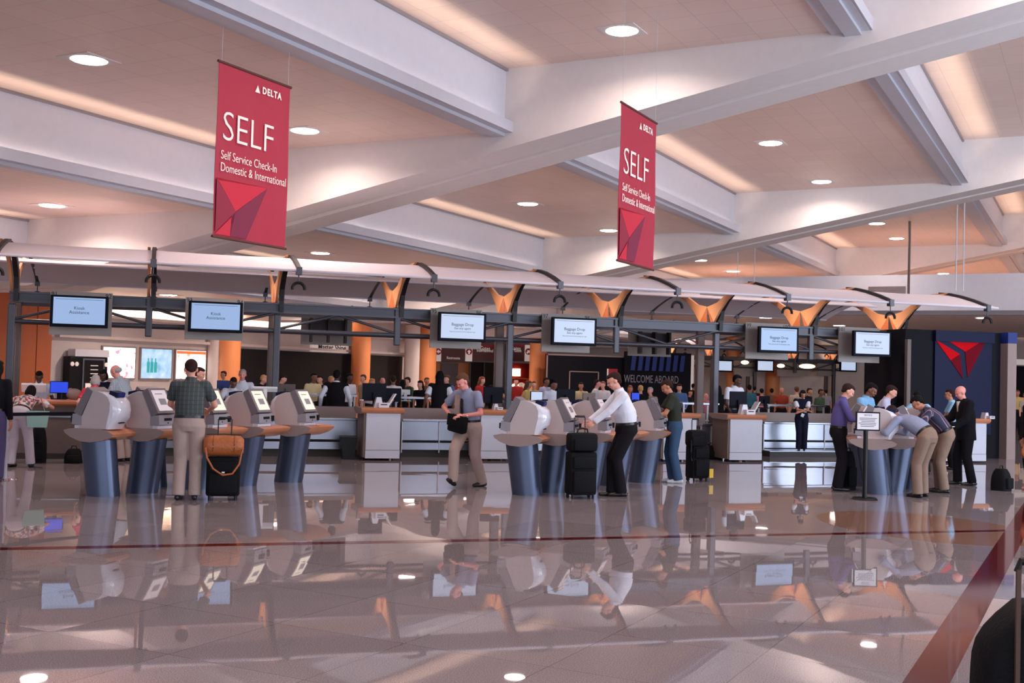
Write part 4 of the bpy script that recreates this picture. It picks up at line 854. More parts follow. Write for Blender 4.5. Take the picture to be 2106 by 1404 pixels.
SKIN = dict(fair=mat('skin_fair', (222, 160, 140), .55), tan_=mat('skin_tan', (188, 126, 98), .55), dark=mat('skin_dark', (84, 52, 42), .5), brown=mat('skin_brown', (130, 84, 64), .5), pink=mat('skin_pink', (228, 150, 138), .5))
HAIRC = dict(black=mat('hair_black', (20, 16, 18), .8, spec=.15, bump=.4, bscale=90), dbrown=mat('hair_dark_brown', (50, 32, 28), .8, spec=.15, bump=.4, bscale=90), brown=mat('hair_brown', (92, 62, 46), .8, spec=.15, bump=.4, bscale=90), grey=mat('hair_grey', (168, 160, 158), .6, bump=.4, bscale=90), blond=mat('hair_blond', (206, 152, 92), .55, bump=.4, bscale=90), red=mat('hair_red', (130, 60, 40), .55, bump=.4, bscale=90))
SHOE = mat('black_leather', (22, 17, 18), .35); EYE = mat('eye_dark', (26, 20, 20), .2); LIP = mat('lip', (170, 96, 88), .5)
def cloth(name, rgb): return mat('cloth_'+name, rgb, .9, spec=.15, bump=.5, bscale=9, var=.06, vscale=8)

def person(label, loc, rz, H=1.75, lean=4, lean2=4, side=0, head=(10, 0), hands=((-.24, -.05, .82), (.24, -.05, .82)), elb=((-.3, .8, -.3), (.3, .8, -.3)), feet=((-.11, 0, 0, 8), (.11, 0, 0, -8)), pelvis=(0, 0, None),
           skin='fair', hair='dbrown', hstyle='short', shirt=None, sleeve='short', pants=None, shoe=None, belt=True, vest=None, jacket=None, group=None, vox=1.0, curl=.35, girth=1.0, detail=True, skirt=None, footpitch=(0, 0)):
    s = H/1.75; t = thing('person', label, 'person', loc, R(rz), group)
    X, Y_, Z = Vector((1, 0, 0)), Vector((0, 1, 0)), Vector((0, 0, 1))
    l1, l2 = .43*s, .43*s; an = .085*s
    pz = pelvis[2] if pelvis[2] is not None else .962*s
    pv = Vector((pelvis[0], pelvis[1], pz))
    la, lb, sd = R(lean), R(lean+lean2), R(side)
    t1 = Vector((math.sin(sd)*math.cos(la), -math.sin(la), math.cos(la)*math.cos(sd))).normalized(); t2 = Vector((math.sin(sd)*math.cos(lb), -math.sin(lb), math.cos(lb)*math.cos(sd))).normalized()
    wa = pv+t1*.12*s; ch = wa+(t1*.5+t2*.5).normalized()*.19*s; nb = ch+t2*.19*s
    lat = (X-t2*X.dot(t2)).normalized()
    sh = [nb-t2*.045*s+lat*(sx*.178*s*girth**.5) for sx in (-1, 1)]
    hp, hy = R(head[0]), R(head[1])
    hf = Vector((math.sin(hy)*math.cos(hp), -math.cos(hy)*math.cos(hp), -math.sin(hp)))
    nk = nb+(t2*.6+Z*.4).normalized()*.085*s; hr = Z.cross(hf)*-1 if False else hf.cross(Z).normalized()*-1
    hu = hf.cross(hr).normalized(); hu = hu if hu.z > 0 else -hu
    hc = nk+hu*.085*s+hf*.028*s
    hips = [pv+X*(sx*.095*s)-Z*.03 for sx in (-1, 1)]
    kn, ak = [], []
    for i, f in enumerate(feet):
        a = Vector((f[0], f[1], f[2]+an)); k, a = ik(hips[i], a, l1, l2, (math.sin(R(f[3]))*.6, -1, .1)); kn.append(k); ak.append(a)
    el, wr = [], []
    for i in range(2):
        e, w_ = ik(sh[i], hands[i], .29*s, .255*s, elb[i]); el.append(e); wr.append(w_)
    v = .009*vox
    # head with face, neck, arms, legs: one continuous body
    b = MB(); Q = Matrix((hr, -hf, hu)).transposed()      # local: x right, y back, z up
    def he(c, r, n=14):
        o = bmesh.ops.create_uvsphere(b.b, u_segments=n, v_segments=n*2//3, radius=1)
        for vv in o['verts']: vv.co = hc+Q @ (Vector((c[0]+vv.co.x*r[0], c[1]+vv.co.y*r[1], c[2]+vv.co.z*r[2]))*s)
    he((0, .012, .03), (.074, .094, .083), 18); he((0, -.028, -.02), (.062, .062, .075)); he((0, -.045, -.075), (.036, .034, .03))
    he((0, -.094, -.015), (.012, .02, .02), 8); he((0, -.088, .012), (.010, .012, .03), 8); he((0, -.078, -.055), (.026, .014, .012), 8); he((0, -.074, .032), (.05, .016, .012), 8)
    for sx in (-1, 1): he((sx*.076, .008, -.01), (.012, .024, .034), 8); he((sx*.035, -.066, -.025), (.024, .02, .024), 8)
    b.cap(nb-t2*.03*s, hc-hu*.045*s-hf*.0, .058*s, .05*s)
    b.loft(sections([pv-t1*.02, wa, ch, nb], [(.13*s, .09*s), (.125*s, .085*s), (.145*s, .09*s), (.10*s, .055*s)], X))
    for i in range(2):
        b.cap(sh[i], el[i], .046*s, .039*s); b.cap(el[i], wr[i], .037*s, .026*s)
        b.cap(hips[i], kn[i], .085*s, .058*s); b.cap(kn[i], ak[i], .052*s, .036*s)
    body = remesh(b, v, 5)
    if detail:
        for i in range(2):
            d = (wr[i]-el[i]); hm = remesh(hand_mb(wr[i]+d.normalized()*.005, d, Vector(((1 if i == 0 else -1)*.8, -.15, -.5)), curl, 1 if i == 0 else -1, s), .0052*max(1, vox*.8), 2); body = join(body, hm)
    bo = put('body', body, SKIN[skin], t)
    if detail:
        for sx in (-1, 1): MB().ell(hc+Q @ Vector((sx*.031*s, -.081*s, .008*s)), (.011*s, .007*s, .007*s), n=8).build('eye', EYE, bo, True)
        MB().ell(hc+Q @ Vector((0, -.092*s, -.052*s)), (.022*s, .006*s, .006*s), n=8).build('mouth', LIP, bo, True)
    # hair
    if hstyle != 'bald':
        b = MB()
        he((0, .036, .036), (.081, .088, .086), 16); he((0, .01, .075), (.068, .078, .048), 14)
        if hstyle == 'short': he((0, -.03, .080), (.056, .046, .034)); he((0, .07, -.01), (.066, .035, .06))
        if hstyle == 'receding': b.b.free(); b = MB(); he((0, .045, .03), (.084, .088, .082), 16)
        if hstyle == 'fringe': b.b.free(); b = MB(); he((0, .055, -.0), (.083, .07, .05), 16)
        if hstyle in ('bob', 'long'):
            he((0, -.012, .082), (.07, .065, .042))
            for sx in (-1, 1): he((sx*.066, .03, -.03), (.03, .055, .085))
            he((0, .07, -.03), (.075, .05, .09))
        if hstyle == 'long':
            he((0, .085, -.14), (.085, .04, .13))
            for sx in (-1, 1): he((sx*.06, .06, -.12), (.035, .045, .11))
        if hstyle == 'bun': he((0, .12, .06), (.045, .045, .045))
        put('hair', remesh(b, .009*vox, 3), HAIRC[hair], t)
    # clothes
    def torso(m, name, grow, slv, low=0.0, col=True, open_=False):
        g = girth; b = MB()
        pts = [pv-t1*(.02+low)*s, pv+t1*.03*s, wa, (wa+ch)/2, ch, nb-t2*.07*s, nb-t2*.01*s, nb+t2*.03*s]
        gg = max(1, g**.5); rad = [(.160*gg, .118*gg), (.160*gg, .118*gg), (.155*g, .118*g), (.163*g, .122*g), (.178, .125), (.175, .105), (.10, .078), (.066, .062)]
        if low > .05: rad[0] = (.185, .14); rad[1] = (.172, .13)
        b.loft(sections(pts, [((x+grow)*s, (y+grow)*s) for x, y in rad], X))
        for i in range(2):
            dn = (sh[i]-nb).normalized(); b.cap(nb-t2*.05*s+dn*.05*s, sh[i], (.062+grow)*s, (.062+grow)*s)
            if slv == 'short': e = sh[i]+(el[i]-sh[i])*.72; b.cap(sh[i], sh[i]+(e-sh[i])*.7, (.063+grow)*s, (.064+grow)*s); b.cyl(sh[i]+(e-sh[i])*.4, e, (.064+grow)*s, (.068+grow)*s)
            elif slv == 'long': b.cap(sh[i], el[i], (.062+grow)*s, (.054+grow)*s); b.cap(el[i], el[i]+(wr[i]-el[i])*.8, (.053+grow)*s, (.04+grow)*s); b.cyl(el[i]+(wr[i]-el[i])*.5, el[i]+(wr[i]-el[i])*.97, (.045+grow)*s, (.042+grow)*s)
        o = put(name, remesh(b, .012*vox, 6), m, t)
        if col and detail:
            cb = MB(); q = t2.to_track_quat('Z', 'Y'); rings = []
            for zz, rr in ((-.01, .068), (.03, .060), (.032, .066), (-.008, .075)): rings.append([nb+q @ Vector((math.cos(a)*rr*s, math.sin(a)*rr*s*.95, (zz+.02)*s)) for a in [2*PI*j/18 for j in range(18)]])
            cb.loft(rings+[rings[0]], caps=False).build('collar', m, o, True)
        return o
    if shirt is not None: torso(shirt, 'shirt', 0.0, sleeve)
    if vest is not None: torso(vest, 'vest', .012, None, .06, False)
    if jacket is not None:
        torso(jacket, 'jacket', .02, 'long', .16, True)
        # shirt front showing between the lapels
        MB().prism([nb-t2*.02*s+hf*0+Vector((x*s, -.075*s, 0))+t2*z*s for x, z in ((-.028, .02), (.028, .02), (0, -.17))], Vector((0, -.055*s, -.01))).build('shirt_front', cloth('white', (226, 226, 234)), t)
        MB().prism([nb+Vector((x*s, -.125*s, 0))+t2*z*s for x, z in ((-.012, -.01), (.012, -.01), (.02, -.2), (0, -.24), (-.02, -.2))], Vector((0, -.016*s, -.005))).build('tie', cloth('pale_tie', (196, 186, 170)), t)
    if pants is not None:
        b = MB()
        b.loft(sections([pv+t1*.075*s, pv+t1*.02*s, pv-Z*.05*s-Y_*0, pv-Z*.12*s], [(.166*s*girth**.5, .124*s*girth**.5), (.174*s*girth**.5, .132*s*girth**.5), (.180*s*girth**.5, .138*s*girth**.5), (.15*s, .11*s)], X))
        for i in range(2):
            h2 = hips[i]-Z*.02*s; b.cap(h2, kn[i], .108*s, .084*s); dn = (ak[i]-kn[i]); b.cap(kn[i], kn[i]+dn*.75, .084*s, .076*s); b.cyl(kn[i]+dn*.4, ak[i]-Z*.035*s, .077*s, .080*s)
        put('trousers', remesh(b, .012*vox, 6), pants, t)
    if belt and pants is not None and jacket is None and vest is None:
        c = pv+t1*.06*s; rg = sections([c-t1*.018*s, c+t1*.018*s], [(.170*s*girth**.5, .128*s*girth**.5)]*2, X, 28); MB().loft(rg).build('belt', SHOE, t, True)
    for i in range(2):
        fy = R(feet[i][3]); fp = R(footpitch[i]); fd = Vector((-math.sin(fy)*-1*math.cos(fp), -math.cos(fy)*math.cos(fp), math.sin(fp))); ba = ak[i]-Z*(an-.03*s)
        b = MB(); b.cap(ba-fd*.055*s+Z*.004, ba+fd*.10*s-Z*.002, .033*s, .036*s); b.cap(ba+fd*.08*s, ba+fd*.17*s-Z*.005, .036*s, .026*s); b.cap(ba, ak[i], .036*s, .04*s)
        me = remesh(b, .009*vox, 3)
        for vv in me.vertices: vv.co.z = max(vv.co.z, .001)
        put('shoe', me, shoe or SHOE, t)
    t['h_'] = 0; del t['h_']
    return t, dict(hands=wr, shoulders=sh, pelvis=pv, head=hc)
def gp(px, y): g = ground(px, y); return (g.x, g.y, 0)

khaki = cloth('khaki', (172, 150, 142)); khaki2 = cloth('khaki_dark', (136, 114, 100)); blk = cloth('black', (24, 22, 26)); white = cloth('white_shirt', (226, 226, 238)); jeans = cloth('denim', (58, 82, 112))
navyc = cloth('navy_uniform', (26, 28, 46)); lblue = cloth('light_blue', (128, 176, 216)); greyb = cloth('grey_blue', (140, 146, 172)); purple = cloth('purple', (92, 84, 140))
def plaid(name, a, b_, c, sz):
    m_ = stripe_mat(name, a, b_, sz, 0, .25, .85); nt = m_.node_tree; bs = nt.nodes['Principled BSDF']; src = bs.inputs['Base Color'].links[0].from_socket
    tc = nt.nodes.new('ShaderNodeTexCoord'); s_ = nt.nodes.new('ShaderNodeSeparateXYZ'); nt.links.new(tc.outputs['Object'], s_.inputs[0]); g = grid_line(nt, s_.outputs[2], sz, sz*.22)
    mx = nt.nodes.new('ShaderNodeMix'); mx.data_type = 'RGBA'; nt.links.new(math_node(nt, 'MULTIPLY', g, .6), mx.inputs['Factor']); nt.links.new(src, mx.inputs['A']); mx.inputs['B'].default_value = lin(c)+(1,); nt.links.new(mx.outputs['Result'], bs.inputs['Base Color']); return m_
pl1 = plaid('green_grey_plaid', (62, 70, 70), (82, 88, 88), (50, 56, 58), .055); pl2 = plaid('pale_blue_plaid', (150, 162, 174), (176, 184, 190), (128, 140, 156), .03)
strp = stripe_mat('striped_shirt', (40, 42, 70), (150, 120, 130), .045, 0, .25); floral = spot_mat('floral_print', [(226, 150, 140), (90, 96, 110), (214, 206, 206), (236, 168, 150), (120, 60, 80), (190, 196, 200)], 26)
redc = spot_mat('red_print', [(206, 40, 60), (196, 34, 54), (226, 80, 110), (200, 40, 56)], 20)

person('man in dark green plaid shirt and khakis seen from behind at a kiosk', gp(383, 1027), 172, 1.80, 3, 6, 0, (24, 14), ((-.20, -.40, 1.12), (.17, -.42, 1.10)), ((-1, .5, -.9), (1, .5, -.9)), ((-.10, 0, 0, 6), (.10, .02, 0, -8)), hair='dbrown', shirt=pl1, pants=khaki, girth=1.12)
pw, J = person('man in grey blue polo walking left while digging in his shoulder bag', gp(964, 1001), -48, 1.78, 6, 12, 0, (34, -22), ((-.20, -.24, 1.06), (.06, -.30, 1.08)), ((-1, .2, -.2), (1, .5, -.3)), ((-.09, -.30, .04, 4), (.10, .22, 0, -16)), (0, -.02, .94), skin='pink', hair='brown', hstyle='short', shirt=cloth('grey_blue_polo', (138, 144, 170)), pants=khaki, girth=1.08, footpitch=(24, 0))
MB().cyl(J['hands'][1]+Vector((.035, .03, 0)), J['hands'][1]+Vector((.05, .045, 0)), .036, n=16).build('wrist_watch', 'chrome', pw, True)
# his shoulder bag with broad strap
t = thing('messenger_bag', 'black messenger bag hanging from the walking man by a broad taupe strap', 'bag', pw.location, R(-48))
MB().box((-.06, -.26, .95), (.30, .13, .26), rot=(R(6), R(10), 0), bev=.035).build('body', 'bag', t, True); MB().box((-.06, -.335, 1.0), (.28, .02, .18), rot=(R(6), R(10), 0), bev=.008).build('flap', 'bag', t, True); MB().cyl((-.04, -.345, 1.02), (-.04, -.355, 1.02), .012, n=12).build('buckle', 'chrome', t)
MB().loft([[(x0-.045, y, z), (x0+.045, y, z), (x0+.045, y+.012, z), (x0-.045, y+.012, z)] for x0, y, z in ((-.15, .02, 1.485), (-.14, -.10, 1.47), (-.12, -.20, 1.36), (-.10, -.235, 1.22), (-.09, -.25, 1.08))]).build('strap', 'taupe', t); 
MB().loft([[(x0-.02, y, z), (x0+.02, y, z), (x0+.02, y+.01, z), (x0-.02, y+.01, z)] for x0, y, z in ((-.06, -.10, 1.46), (-.04, -.2, 1.35), (-.01, -.245, 1.2), (.01, -.26, 1.05))]).build('strap_edge', 'black', t)
person('man in white dress shirt and black trousers leaning over a kiosk, facing left', gp(1268, 1020), -100, 1.84, 6, 12, 0, (28, 0), ((-.16, -.40, 1.06), (.10, -.46, .98)), ((-.6, .6, -1), (.6, .6, -1)), ((-.05, -.06, 0, 6), (.05, .06, 0, -10)), (0, .12, .985), skin='fair', hair='dbrown', shirt=white, sleeve='long', pants=blk, girth=1.28)
person('man in dark green t-shirt and jeans using a kiosk, facing left', gp(1385, 992), -105, 1.72, 2, 10, 0, (34, 0), ((-.15, -.40, 1.0), (.12, -.42, 1.06)), ((-.6, .6, -1), (.6, .6, -1)), ((-.09, 0, 0, 6), (.09, .06, 0, -6)), skin='tan_', hair='dbrown', shirt=cloth('dark_green', (50, 54, 46)), pants=jeans, shoe=mat('white_sneaker', (200, 200, 206), .6), belt=False)
person('man in purple shirt and black trousers looking down at kiosk, facing right', gp(1722, 1008), 62, 1.74, 2, 8, 0, (36, 0), ((-.12, -.40, 1.14), (.14, -.40, 1.12)), ((-.7, .6, -.9), (.7, .6, -.9)), skin='fair', hair='dbrown', shirt=purple, sleeve='long', pants=blk, girth=1.1)
person('man in light blue short sleeved shirt with glasses, right of the purple shirt man', gp(1768, 992), 28, 1.77, 4, 12, 0, (34, 10), ((-.14, -.36, 1.1), (.16, -.36, 1.1)), skin='brown', hair='black', shirt=lblue, pants=blk, girth=1.1)
person('man in pale lavender shirt with glasses, third from the left of the right group', gp(1806, 985), 50, 1.74, 6, 14, 0, (30, 0), ((-.14, -.38, 1.08), (.16, -.38, 1.08)), skin='fair', hair='dbrown', shirt=cloth('lavender', (192, 192, 216)), pants=blk)
person('man in pale grey blue shirt and khakis bent low over the kiosk shelf', gp(1893, 1022), -156, 1.76, 50, 22, 0, (66, 0), ((-.14, -.62, 1.0), (.20, -.58, 1.0)), ((-1, 0, -.9), (1, 0, -.9)), ((-.12, -.02, 0, 6), (.12, .02, 0, -8)), (0, .10, .96), skin='tan_', hair='dbrown', shirt=greyb, sleeve='long', pants=khaki2, girth=1.1)
person('man in dark striped shirt and khakis stooping behind the bent man', gp(1934, 1012), -122, 1.74, 30, 20, 0, (50, 0), ((-.14, -.60, .98), (.16, -.56, .98)), ((-.8, .2, -.8), (.8, .2, -.8)), ((-.10, 0, 0, 6), (.10, .05, 0, -8)), (0, .08, .95), skin='tan_', hair='black', shirt=strp, pants=khaki2)
person('man in light blue shirt seen from behind at the far side of the right kiosks', gp(1895, 975), 170, 1.64, 10, 16, 0, (24, 0), ((-.24, -.36, 1.0), (.24, -.36, 1.0)), ((-1, .4, -.4), (1, .4, -.4)), skin='tan_', hair='black', shirt=cloth('sky_blue', (150, 196, 226)), pants=blk)
person('man in light blue polo standing left of the suited man', gp(1960, 965), -120, 1.66, 2, 6, 0, (10, 0), ((-.14, -.36, 1.0), (.14, -.36, 1.0)), skin='tan_', hair='dbrown', shirt=cloth('sky_blue', (150, 196, 226)), pants=blk)
ps, J = person('bald man in black suit holding papers, facing left', gp(1985, 997), -104, 1.75, 2, 4, 0, (28, 0), ((-.13, -.40, 1.10), (.17, -.32, 1.0)), ((-.6, .5, -1), (.6, .5, -1)), ((-.12, -.08, 0, 6), (.11, .07, 0, -8)), skin='pink', hstyle='bald', jacket=cloth('black_suit', (20, 19, 24)), pants=cloth('black_suit', (20, 19, 24)), girth=1.12)
t = tag(MB().box((0, 0, 0), (.22, .1, .012), rot=(0, R(-12), 0)).build('papers', 'paper'), 'white papers held in the hand of the suited man', 'papers'); t.parent = None
hw_ = ps.matrix_basis @ J['hands'][1]; t.location = (hw_.x-.11, hw_.y+.0, hw_.z+.0); t.rotation_euler = (0, 0, R(-15))

a = atY(1643, 900, 23.1)
MB_p = thing('scale_platform', 'low steel platform under the woman agent with folded arms', 'platform', (atY(1584, 900, 22.7).x, 22.7, 0)); Lp = atY(1862, 900, 22.7).x-atY(1584, 900, 22.7).x
MB().box((Lp/2, .35, .06), (Lp, .7, .12)).build('deck', 'toe', MB_p); MB().box((Lp/2, .35, .127), (Lp, .68, .012)).build('steel_top', 'stain', MB_p)
pa, J = person('woman agent in white blouse and dark vest with folded arms, on the platform', (a.x, 23.0, .135), -25, 1.42, 2, 6, 0, (30, 10), ((.08, -.21, .93), (-.06, -.24, .90)), ((-1, .1, -.5), (1, .1, -.5)), ((-.06, 0, 0, 4), (.07, 0, 0, -4)), skin='tan_', hair='black', hstyle='bob', shirt=white, vest=navyc, pants=navyc)
MB().box((.06, -.17, .93), (.06, .012, .09)).build('id_badge', 'paper', pa); MB().box((.0, -.17, .82), (.07, .012, .08), rot=(0, .4, 0)).build('id_badge', 'paper', pa)
def ag(label, px, ytop, Y, rz, **k):
    a = atY(px, ytop, Y); H = min(1.86, max(1.40, a.z+.02)); k.setdefault('vox', 1.3); return person(label, (a.x, Y, 0), rz, H, **k)
ag('dark skinned agent in white polo standing behind the black monitor', 1508, 766, 22.7, 12, head=(20, 25), skin='dark', hair='black', shirt=white, pants=navyc, hands=((-.22, -.22, .98), (.2, -.34, 1.05)))
person('woman in floral blouse and white trousers bending over the left counter', gp(40, 960), 168, 1.60, 52, 18, 0, (40, 0), ((-.18, -.52, .98), (.22, -.5, .98)), ((-1, .1, -.4), (1, .1, -.4)), ((-.17, 0, 0, 4), (.13, .04, 0, -14)), (0, .10, .88), skin='tan_', hair='black', hstyle='bob', shirt=floral, pants=cloth('white_trousers', (206, 194, 206)), vox=1.2)
t = tag(MB().loft([[(x*.14, y*.05, 0) for x, y in ((-1, -1), (1, -1), (1, 1), (-1, 1))], [(x*.17, y*.03, .26) for x, y in ((-1, -1), (1, -1), (1, 1), (-1, 1))]]).build('tote_bag', mat('mint_cloth', (150, 190, 184), .8)), 'pale mint tote bag hanging beside the woman in white trousers', 'bag'); a = atY(77, 872, 19.4); t.location = (a.x, 19.4, a.z-.05)
MB().tube([(-.1, 0, .26), (-.04, 0, .46), (.04, 0, .46), (.1, 0, .26)], .008, 6).build('handle', 'taupe', t)
person('person with long black hair in black top, cut off by the left edge', gp(-22, 990), 165, 1.72, 4, 6, 0, (16, 0), hair='black', hstyle='long', skin='tan_', shirt=blk, sleeve='long', pants=cloth('purple_trousers', (90, 80, 120)), vox=1.3)
ag('agent with short dark hair behind the left counter', 82, 763, 22.9, 0, head=(30, 0), skin='dark', hair='black', shirt=white, pants=navyc)
ag('grey haired person in bright red print top behind the leftmost kiosk', 193, 770, 20.6, 170, head=(20, 0), skin='fair', hair='grey', hstyle='bob', shirt=redc, pants=blk, lean=12)
ag('woman agent with dark bobbed hair behind the left counter, near the vending machine', 216, 760, 22.9, -10, head=(26, -10), skin='dark', hair='black', hstyle='bob', shirt=white, vest=navyc, pants=navyc)
person('bald man in pale blue plaid shirt leaning on the left counter', gp(255, 948), -120, 1.73, 8, 16, 0, (30, 0), ((-.2, -.42, 1.08), (.2, -.42, 1.08)), skin='pink', hstyle='fringe', hair='grey', shirt=pl2, pants=khaki, vox=1.2, girth=1.15)
ag('dark haired man with glasses just right of the plaid shirt man', 400, 756, 20.5, 62, head=(16, 0), skin='fair', hair='dbrown', shirt=cloth('dark_blue', (40, 46, 70)), pants=blk)
ag('woman agent in white blouse leaning forward behind the kiosk with cream screen', 481, 771, 23.2, -8, lean=14, lean2=16, head=(34, 20), skin='brown', hair='dbrown', hstyle='short', shirt=white, pants=navyc, hands=((-.2, -.5, 1.0), (.2, -.5, 1.0)))
ag('grey haired agent in white shirt with lanyard left of the steel post', 500, 760, 23.4, -10, head=(10, 0), skin='pink', hair='grey', shirt=white, pants=navyc, hands=((-.2, -.4, 1.1), (.2, -.4, 1.1)))
ag('agent in wide black vest seen from behind, below the Master Shine sign', 692, 762, 23.2, 165, head=(4, 0), skin='dark', hair='black', shirt=white, vest=blk, pants=blk, girth=1.2, sleeve='long', hands=((-.3, -.1, .95), (.32, -.1, .95)))
ag('woman agent in black vest with long dark hair, left of the walking man', 905, 764, 23.3, 168, head=(4, 0), skin='brown', hair='black', hstyle='long', shirt=white, vest=blk, pants=blk, hands=((-.3, -.1, .95), (.32, -.1, .95)))
ag('woman agent in white uniform blouse behind the middle kiosks', 1133, 781, 23.9, 10, head=(22, 20), skin='brown', hair='black', hstyle='bun', shirt=white, pants=navyc)

# ------------------------------------------------------------------ the crowd behind the counters
PROTO = {}
def proto(kind):
    if kind not in PROTO:
        cfg = dict(front=dict(head=(8, 0)), down=dict(head=(30, 0), hands=((-.18, -.36, 1.05), (.18, -.36, 1.05))), phone=dict(head=(4, 20), hands=((-.14, -.12, 1.50), (.24, -.05, .82))), long=dict(head=(12, 0), hstyle='long'), bald=dict(head=(12, 0), hstyle='fringe'), sleeves=dict(head=(14, 0), sleeve='long', hands=((-.2, -.3, 1.0), (.2, -.3, 1.0))))[kind]
        cfg.setdefault('sleeve', 'short')
        PROTO[kind] = [person('proto', (0, 0, 0), 0, 1.75, shirt=white, pants=blk, vox=2.2, detail=False, belt=False, **cfg)[0], False]
    return PROTO[kind]
CW = dict(white=(220, 214, 220), black=(24, 22, 26), cream=(214, 196, 150), blue=(84, 110, 160), teal=(48, 92, 108), pink=(196, 120, 140), rust=(150, 62, 46), beige=(176, 160, 140), red=(160, 44, 44), grey=(120, 116, 122), yellow=(206, 176, 110), green=(70, 84, 66), brown=(96, 66, 50), lav=(170, 168, 196))
def crowd(px, ytop, Y, rz, kind, shirt, hair, skin, label, pants='black'):
    p = proto(kind); a = atY(px, ytop, Y); H = min(1.84, max(1.36, a.z+.01)); s = H/1.78
    if p[1]: t = dup(p[0]); 
    else: t = p[0]; p[1] = True
    t.location = (a.x, Y, 0); t.rotation_euler = (0, 0, R(rz)); t.scale = (s, s, s); t['label'] = label; t['category'] = 'person'; t['group'] = 'travellers in the crowd behind the counters'
    for ch in t.children:
        n = ch.name.split('.')[0]; m_ = dict(body=SKIN[skin], hair=HAIRC[hair], shirt=cloth('crowd_'+shirt, CW[shirt]), trousers=cloth('crowd_'+pants, CW[pants])).get(n)
        if m_: ch.material_slots[0].link = 'OBJECT'; ch.material_slots[0].material = m_
    return t
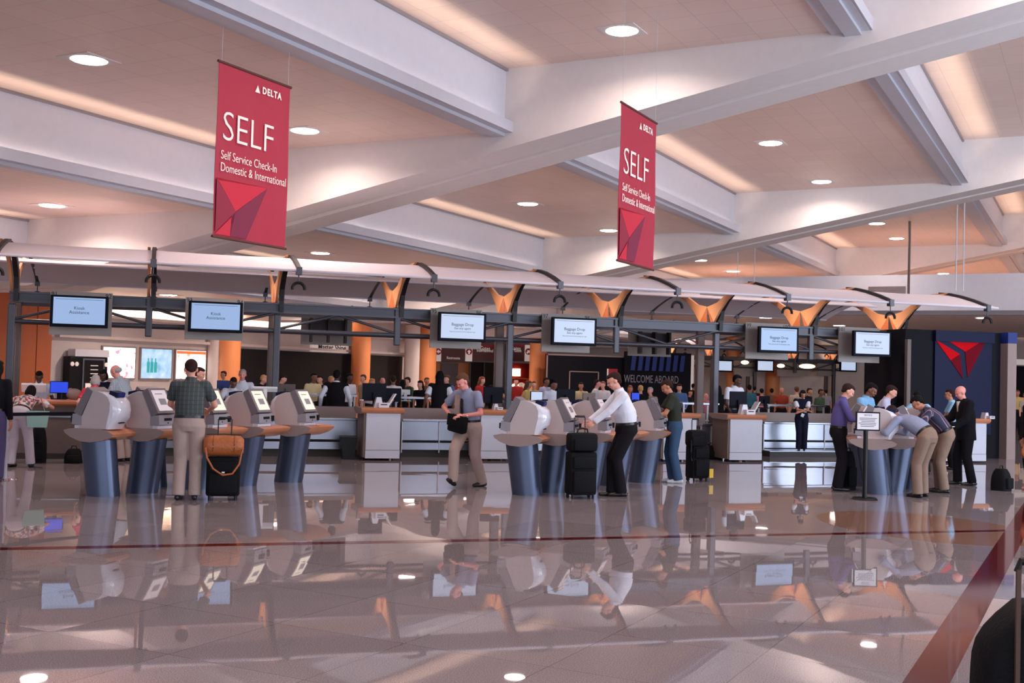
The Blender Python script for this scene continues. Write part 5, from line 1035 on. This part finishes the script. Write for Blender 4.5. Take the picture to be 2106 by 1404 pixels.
for a in [
 (465, 761, 33, -60, 'front', 'yellow', 'dbrown', 'tan_', 'small distant person in pale yellow top left of the grey haired agent'),
 (534, 767, 27, 60, 'down', 'black', 'blond', 'fair', 'blond person in black top just left of the steel post'),
 (573, 766, 27, 70, 'down', 'black', 'dbrown', 'fair', 'person in black top looking down, just right of the steel post'),
 (643, 764, 27, 20, 'front', 'cream', 'black', 'brown', 'person in cream top under the Master Shine sign'),
 (664, 769, 27.5, -50, 'sleeves', 'black', 'dbrown', 'fair', 'person in dark jacket between the cream top and black vest'),
 (676, 771, 29, 70, 'front', 'red', 'blond', 'fair', 'partly hidden fair haired head left of the black vest agent'),
 (715, 765, 26.6, 30, 'front', 'white', 'black', 'dark', 'man in white polo right of the black vest agent'),
 (752, 768, 30, -60, 'front', 'beige', 'brown', 'fair', 'brown haired person before the second orange column'),
 (761, 776, 28, 30, 'long', 'white', 'blond', 'fair', 'light haired person right of the second orange column'),
 (786, 774, 29, 0, 'bald', 'black', 'grey', 'pink', 'grey haired head above the large dark monitor'),
 (809, 770, 27, 165, 'front', 'white', 'dbrown', 'brown', 'person in white shirt with dark strap seen from behind'),
 (827, 778, 28, 150, 'long', 'black', 'black', 'tan_', 'person in black beside the white shirt with strap'),
 (844, 773, 28.5, -70, 'sleeves', 'green', 'dbrown', 'fair', 'dark haired man facing left before the pale column'),
 (868, 780, 27, -40, 'long', 'black', 'black', 'fair', 'woman with dark hair before the broad orange column'),
 (875, 774, 31, 20, 'front', 'brown', 'brown', 'tan_', 'person far behind the dark haired woman at the orange column'),
 (924, 769, 28, -60, 'front', 'blue', 'brown', 'fair', 'man in blue shirt between the vested woman and walking man'),
 (950, 772, 33, 10, 'front', 'red', 'red', 'fair', 'red haired head left of the walking man'),
 (986, 772, 30, 40, 'long', 'red', 'red', 'fair', 'red haired person right of the walking man'),
 (1019, 770, 30, 10, 'down', 'black', 'black', 'tan_', 'dark haired man in black left of the tall steel post'),
 (1063, 776, 33, -30, 'front', 'red', 'dbrown', 'fair', 'person in red before the lit shop shelves'),
 (1080, 780, 28, 70, 'long', 'yellow', 'brown', 'tan_', 'woman with brown hair right of the tall steel post'),
 (1099, 782, 29, -30, 'phone', 'cream', 'brown', 'fair', 'person raising a hand left of the navy screen wall'),
 (1119, 774, 29, 30, 'front', 'lav', 'black', 'brown', 'man in pale shirt behind the bun haired agent'),
 (1195, 784, 29, -20, 'front', 'cream', 'dbrown', 'tan_', 'person in cream shirt before the inner frame of the navy wall'),
 (1222, 778, 28, 70, 'front', 'white', 'dbrown', 'pink', 'man in white t-shirt facing right before the navy wall'),
 (1243, 782, 29, -50, 'front', 'white', 'red', 'fair', 'person half hidden by the head of the white shirt man'),
 (1296, 790, 29, -20, 'long', 'pink', 'red', 'tan_', 'person above the small bright blue screen'),
 (1319, 790, 26.5, 168, 'front', 'black', 'blond', 'fair', 'fair haired person in black seen from behind'),
 (1341, 794, 26.5, -60, 'front', 'beige', 'grey', 'pink', 'grey haired person in beige left of the man in green'),
 (1398, 787, 28, -30, 'sleeves', 'blue', 'dbrown', 'fair', 'man in blue shirt and jacket right of the green t-shirt man'),
 (1416, 800, 31, 20, 'front', 'black', 'black', 'tan_', 'person in black left of the wide steel post'),
 (1423, 787, 36, 100, 'front', 'black', 'black', 'brown', 'distant dark figure left of the wide steel post'),
 (1449, 808, 29, 10, 'bald', 'pink', 'grey', 'pink', 'low head just left of the wide steel post'),
 (1479, 790, 27, 165, 'long', 'black', 'black', 'tan_', 'person with long black hair touching the wide steel post'),
 (1542, 789, 30, 160, 'front', 'teal', 'black', 'brown', 'person in teal top right of the dark skinned agent'),
 (1552, 793, 36, 150, 'front', 'black', 'black', 'tan_', 'distant dark haired head right of the teal top'),
 (1568, 797, 31, 170, 'front', 'pink', 'black', 'tan_', 'person in pink top seen from behind'),
 (1588, 797, 33, 160, 'front', 'brown', 'black', 'brown', 'person in brown between pink and rust tops'),
 (1608, 795, 31, -30, 'bald', 'rust', 'grey', 'tan_', 'person in rust coloured top'),
 (1640, 793, 29, 165, 'front', 'beige', 'brown', 'fair', 'person in beige cap and top behind the woman agent'),
 (1660, 796, 30, 30, 'front', 'black', 'dbrown', 'tan_', 'person in black right of the beige cap'),
 (1684, 798, 29, 20, 'front', 'green', 'dbrown', 'brown', 'person in dark green left of the man in purple'),
 (1700, 800, 38, 160, 'front', 'grey', 'black', 'tan_', 'distant grey figure just left of the man in purple'),
 (1783, 800, 29, 0, 'front', 'rust', 'red', 'fair', 'reddish head between the two men in blue shirts'),
 (1650, 802, 40, 0, 'front', 'yellow', 'black', 'tan_', 'distant person in yellow behind the woman agent'),
 (2093, 800, 33, -40, 'front', 'yellow', 'brown', 'tan_', 'person in yellow top right of the navy tower'),
 (2105, 806, 31, 10, 'front', 'beige', 'brown', 'fair', 'person in beige cut by the right edge beyond the tower'),
]: crowd(*a)
t_, J_ = person('person in black trousers and top cut off by the right edge beside the backpack', gp(2128, 1008), -95, 1.72, 4, 6, 0, (12, 0), shirt=blk, sleeve='long', pants=blk, shoe=mat('tan_shoe', (190, 130, 96), .6), vox=1.3, skin='tan_')
q = ground(2108, 1008); t = thing('hobo_bag', 'brown bag carried low at the right edge above the backpack', 'bag', (q.x, q.y-.1, .52), -R(10)); MB().ell((0, 0, .12), (.16, .08, .13), n=14).build('pouch', 'tan', t, True); MB().tube([(-.12, 0, .2), (-.06, 0, .38), (.06, 0, .38), (.12, 0, .2)], .012, 6).build('strap', 'tan', t, True)
